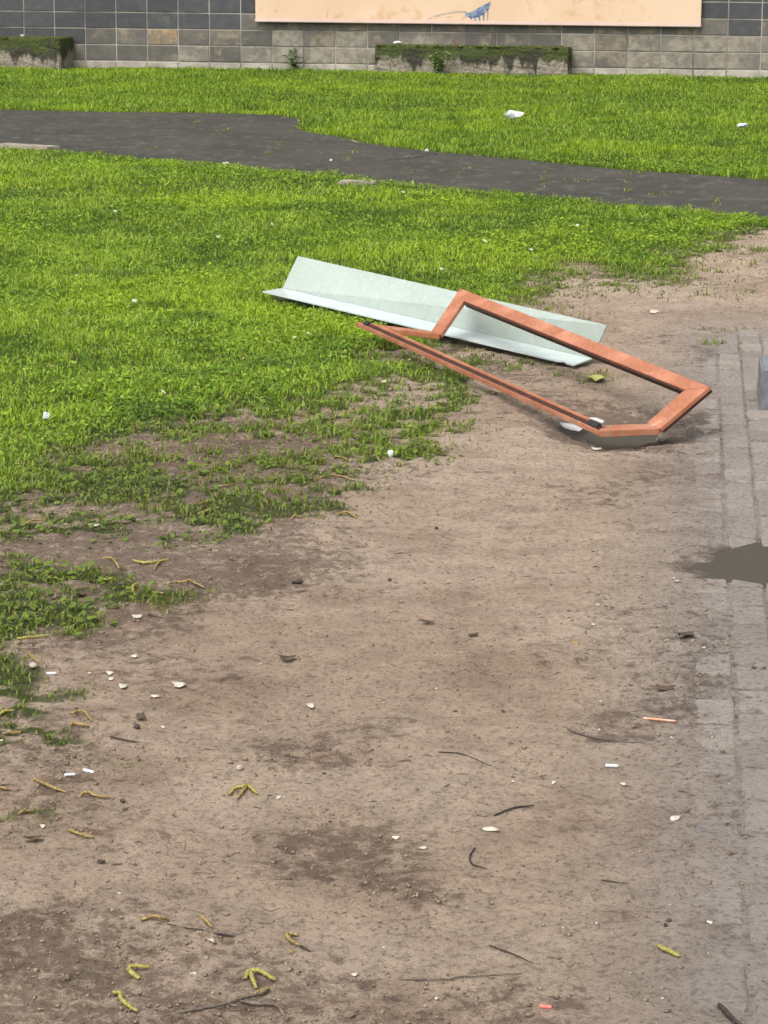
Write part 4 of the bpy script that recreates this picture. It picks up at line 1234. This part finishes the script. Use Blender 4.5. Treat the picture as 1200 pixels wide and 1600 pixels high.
# crumpled white litter on the far grass, white cup, bits on the concrete blocks
def crumple(px, py, w, h, label, z=0.03, mat=MWHITE, seed=1, cat='litter', pos=None):
    rnd = random.Random(seed)
    p = pos or at(px, py, z)
    sc = F_PX / ((p - Vector((0, 0, CAM_H))).dot(_F))
    bm = bmesh.new(); bmesh.ops.create_icosphere(bm, subdivisions=2, radius=0.5)
    for v in bm.verts:
        v.co *= 1 + rnd.uniform(-.30, .22); v.co.x *= w / sc; v.co.y *= w / sc * 0.6; v.co.z *= h / sc
    o = bm_obj('litter', bm, mat); o.location = p
    return tag(o, label, cat, 'white litter')
crumple(803, 179, 28, 13, 'crumpled white bag on the far grass below the peach board', 0.07, seed=3)
crumple(1160, 196, 18, 8, 'small white litter on the far grass near the right edge', 0.06, seed=4)
crumple(72, 650, 11, 13, 'white crumpled fleck in the lawn at the far left', 0.03, seed=5)
crumple(352, 255, 11, 4, 'tiny white scrap on the near edge of the asphalt path', 0.02, seed=6)
crumple(667, 235, 7, 5, 'white fleck at the far edge of the path, centre', 0.03, seed=8)
u_, z_ = wall_uz(33, 68, 0.5)
crumple(33, 68, 7, 4, 'white fleck on top of the left concrete block', pos=wall_pt(u_, 0.41, 0.45), seed=9)
u_, z_ = wall_uz(621, 77, 0.2)
crumple(621, 77, 15, 4, 'white scrap on top of the long concrete block', pos=wall_pt(u_, 0.375, 0.2), seed=10)

def cup(px, py):
    p = on(px, py)
    sc = F_PX / ((p - Vector((0, 0, CAM_H))).dot(_F)); r = 4.5 / sc; hh = 12 / sc
    V, F = [], []; n = 14
    for k, (rr, z) in enumerate(((r * .8, 0), (r, hh), (r * .88, hh), (r * .7, 0.004))):
        for i in range(n): V.append((rr * math.cos(6.2832 * i / n), rr * math.sin(6.2832 * i / n), z))
    for k in range(3):
        for i in range(n): F.append((k * n + i, k * n + (i + 1) % n, (k + 1) * n + (i + 1) % n, (k + 1) * n + i))
    F.append(tuple(range(n))[::-1]); F.append(tuple(range(3 * n, 4 * n)))
    o = mesh_obj('cup', V, F, MWHITE, None, True); o.location = p; o.rotation_euler = (0.1, -0.12, 0)
    tag(o, 'tiny white cup standing at the end of the thin grass', 'cup')
cup(611, 716)

# pale edging stones at the near rim of the path
def edging(px0, py0, px1, py1, label):
    a, b = at(px0, py0), at(px1, py1); d = (b - a); n = Vector((-d.y, d.x, 0)).normalized()
    top = [v + Vector((0, 0, 0.03)) for v in (a, b, b + n * 0.18, a + n * 0.18)]
    bm = bmesh.new()
    o = slab('edging_stone', top, 0.08, MKERB, None, 0.01)
    c = (a + b) / 2
    o.data.transform(Matrix.Translation(-c)); o.location = c
    tag(o, label, 'edging stone', 'pale edging stones of the path')
edging(-10, 231, 74, 236, 'pale edging stone at the left end of the path')
edging(526, 290, 584, 292, 'short pale edging stone at the near rim of the path, centre')

# ------------------------------------------------------------------ weeds at the wall
def weed(name, pos, h, spread, n, label, mat=MWEED, seed=0, leaf=0.05):
    rnd = random.Random(seed)
    root = empty(name, pos); tag(root, label, 'weed')
    V, F, SV, SF = [], [], [], []
    for i in range(n):
        a = rnd.uniform(0, 6.283); out = spread * rnd.uniform(.2, 1); top = h * rnd.uniform(.45, 1)
        tip = Vector((math.cos(a) * out, math.sin(a) * out, top)); b0 = len(SV)
        for t in (0, 0.5, 1):
            c = Vector((tip.x * t * t, tip.y * t * t, tip.z * t)); r = 0.004 * (1.3 - t)
            for k in range(3): SV.append(c + Vector((r * math.cos(k * 2.1), r * math.sin(k * 2.1), 0)))
        for s in (0, 1):
            for k in range(3): SF.append((b0 + s * 3 + k, b0 + s * 3 + (k + 1) % 3, b0 + s * 3 + 3 + (k + 1) % 3, b0 + s * 3 + 3 + k))
        for j in range(9):
            t = rnd.uniform(.3, 1.02); c = Vector((tip.x * t * t, tip.y * t * t, tip.z * t))
            aa = rnd.uniform(0, 6.283); L = leaf * rnd.uniform(.6, 1.2)
            d = Vector((math.cos(aa), math.sin(aa), rnd.uniform(-.2, .7))).normalized(); s = d.cross(Vector((0, 0, 1))).normalized() * L * .28
            b = len(V)
            V += [c, c + d * L * .5 + s, c + d * L + Vector((0, 0, -L * .15)), c + d * L * .5 - s, c + d * L * .5 + Vector((0, 0, L * .08))]
            F += [(b, b + 1, b + 4), (b + 1, b + 2, b + 4), (b + 2, b + 3, b + 4), (b + 3, b, b + 4)]
    mesh_obj('leaves', V, F, mat, root); mesh_obj('stems', SV, SF, mat, root)
    return root
u_, _z = wall_uz(460, 108, 0.1)
weed('weed', wall_pt(u_, 0, 0.10), 0.26, 0.13, 9, 'dark green weed growing at the wall foot left of the long concrete block', seed=4, leaf=0.075)
u_, _z = wall_uz(683, 120, 0.42)
weed('weed', wall_pt(u_, 0, 0.42), 0.27, 0.20, 16, 'leafy green weed growing against the front of the long concrete block', seed=8, leaf=0.07, mat=mat_leaf('mid_green_weed', (0.05, 0.11, 0.02), (0.13, 0.21, 0.045)))
u_, _z = wall_uz(104, 105, 0.6)
u_, _z = wall_uz(711, 72, 0.15)
dead = tube('dead_stalk', [wall_pt(u_ + 0.03, 0.34, 0.15), wall_pt(u_ - 0.02, 0.41, 0.15), wall_pt(u_ - 0.05, 0.47, 0.14)], lambda t: 0.012 * (1.2 - t), mat_simple('reddish_dead_stalk', (0.13, 0.06, 0.04), (0.22, 0.11, 0.075), 30), 8, 6, .25, 3)
tag(dead, 'reddish dead stalk on top of the long concrete block', 'stalk')

# ------------------------------------------------------------------ daisies in the lawn
def build_daisies():
    V, F, n = [], [], 10
    for k in range(n):
        a = 6.2832 * k / n; b = len(V)
        for (r, da, z) in ((0.003, 0, 0.0), (0.010, -.22, 0.0015), (0.0115, 0, 0.001), (0.010, .22, 0.0015)):
            V.append((r * math.cos(a + da), r * math.sin(a + da), z))
        F.append((b, b + 1, b + 2, b + 3))
    me = bpy.data.meshes.new('petals'); me.from_pydata(V, [], F); me.materials.append(MWHITE)
    bm = bmesh.new(); bmesh.ops.create_icosphere(bm, subdivisions=1, radius=0.0042)
    mc = bpy.data.meshes.new('centre'); bm.to_mesh(mc); bm.free(); mc.materials.append(mat_simple('daisy_yellow', (0.6, 0.42, 0.04), (0.7, 0.5, 0.08), 50))
    spots = [(312, 190), (400, 160), (517, 250), (565, 373), (600, 352), (630, 300), (655, 340), (782, 350), (902, 352), (757, 376), (460, 527), (482, 521), (600, 596),
             (315, 590), (305, 605), (255, 612), (430, 470), (80, 572), (590, 380), (560, 400), (830, 390), (740, 398), (1010, 345), (690, 420), (210, 470), (120, 430), (340, 370),
             (180, 330), (60, 400), (260, 520), (380, 560), (45, 520), (500, 330), (425, 350)]
    for i, (a, b) in enumerate(spots):
        p = at(a, b, 0.055)
        r = bpy.data.objects.new('daisy', None); r.location = p; r.rotation_euler = (random.uniform(.1, .7), random.uniform(-.4, .4), random.uniform(0, 6)); link(r)
        s = random.uniform(.8, 1.15); r.scale = (s, s, s)
        tag(r, beside(a, b, LAWN_MARKS, 'tiny white daisy', 'tiny white daisy flower open in the lawn, one of many alike'), 'daisy', 'white daisies dotted over the lawn')
        link(bpy.data.objects.new('petals', me), r); link(bpy.data.objects.new('centre', mc), r)
build_daisies()
print('bricks', N_BRICK, 'wall at', W0[:])

#print('triangles', sum(sum(len(p.vertices) - 2 for p in m.polygons) if len(m.polygons) < 200000 else (len(m.loops) - 2 * len(m.polygons)) for m in bpy.data.meshes))
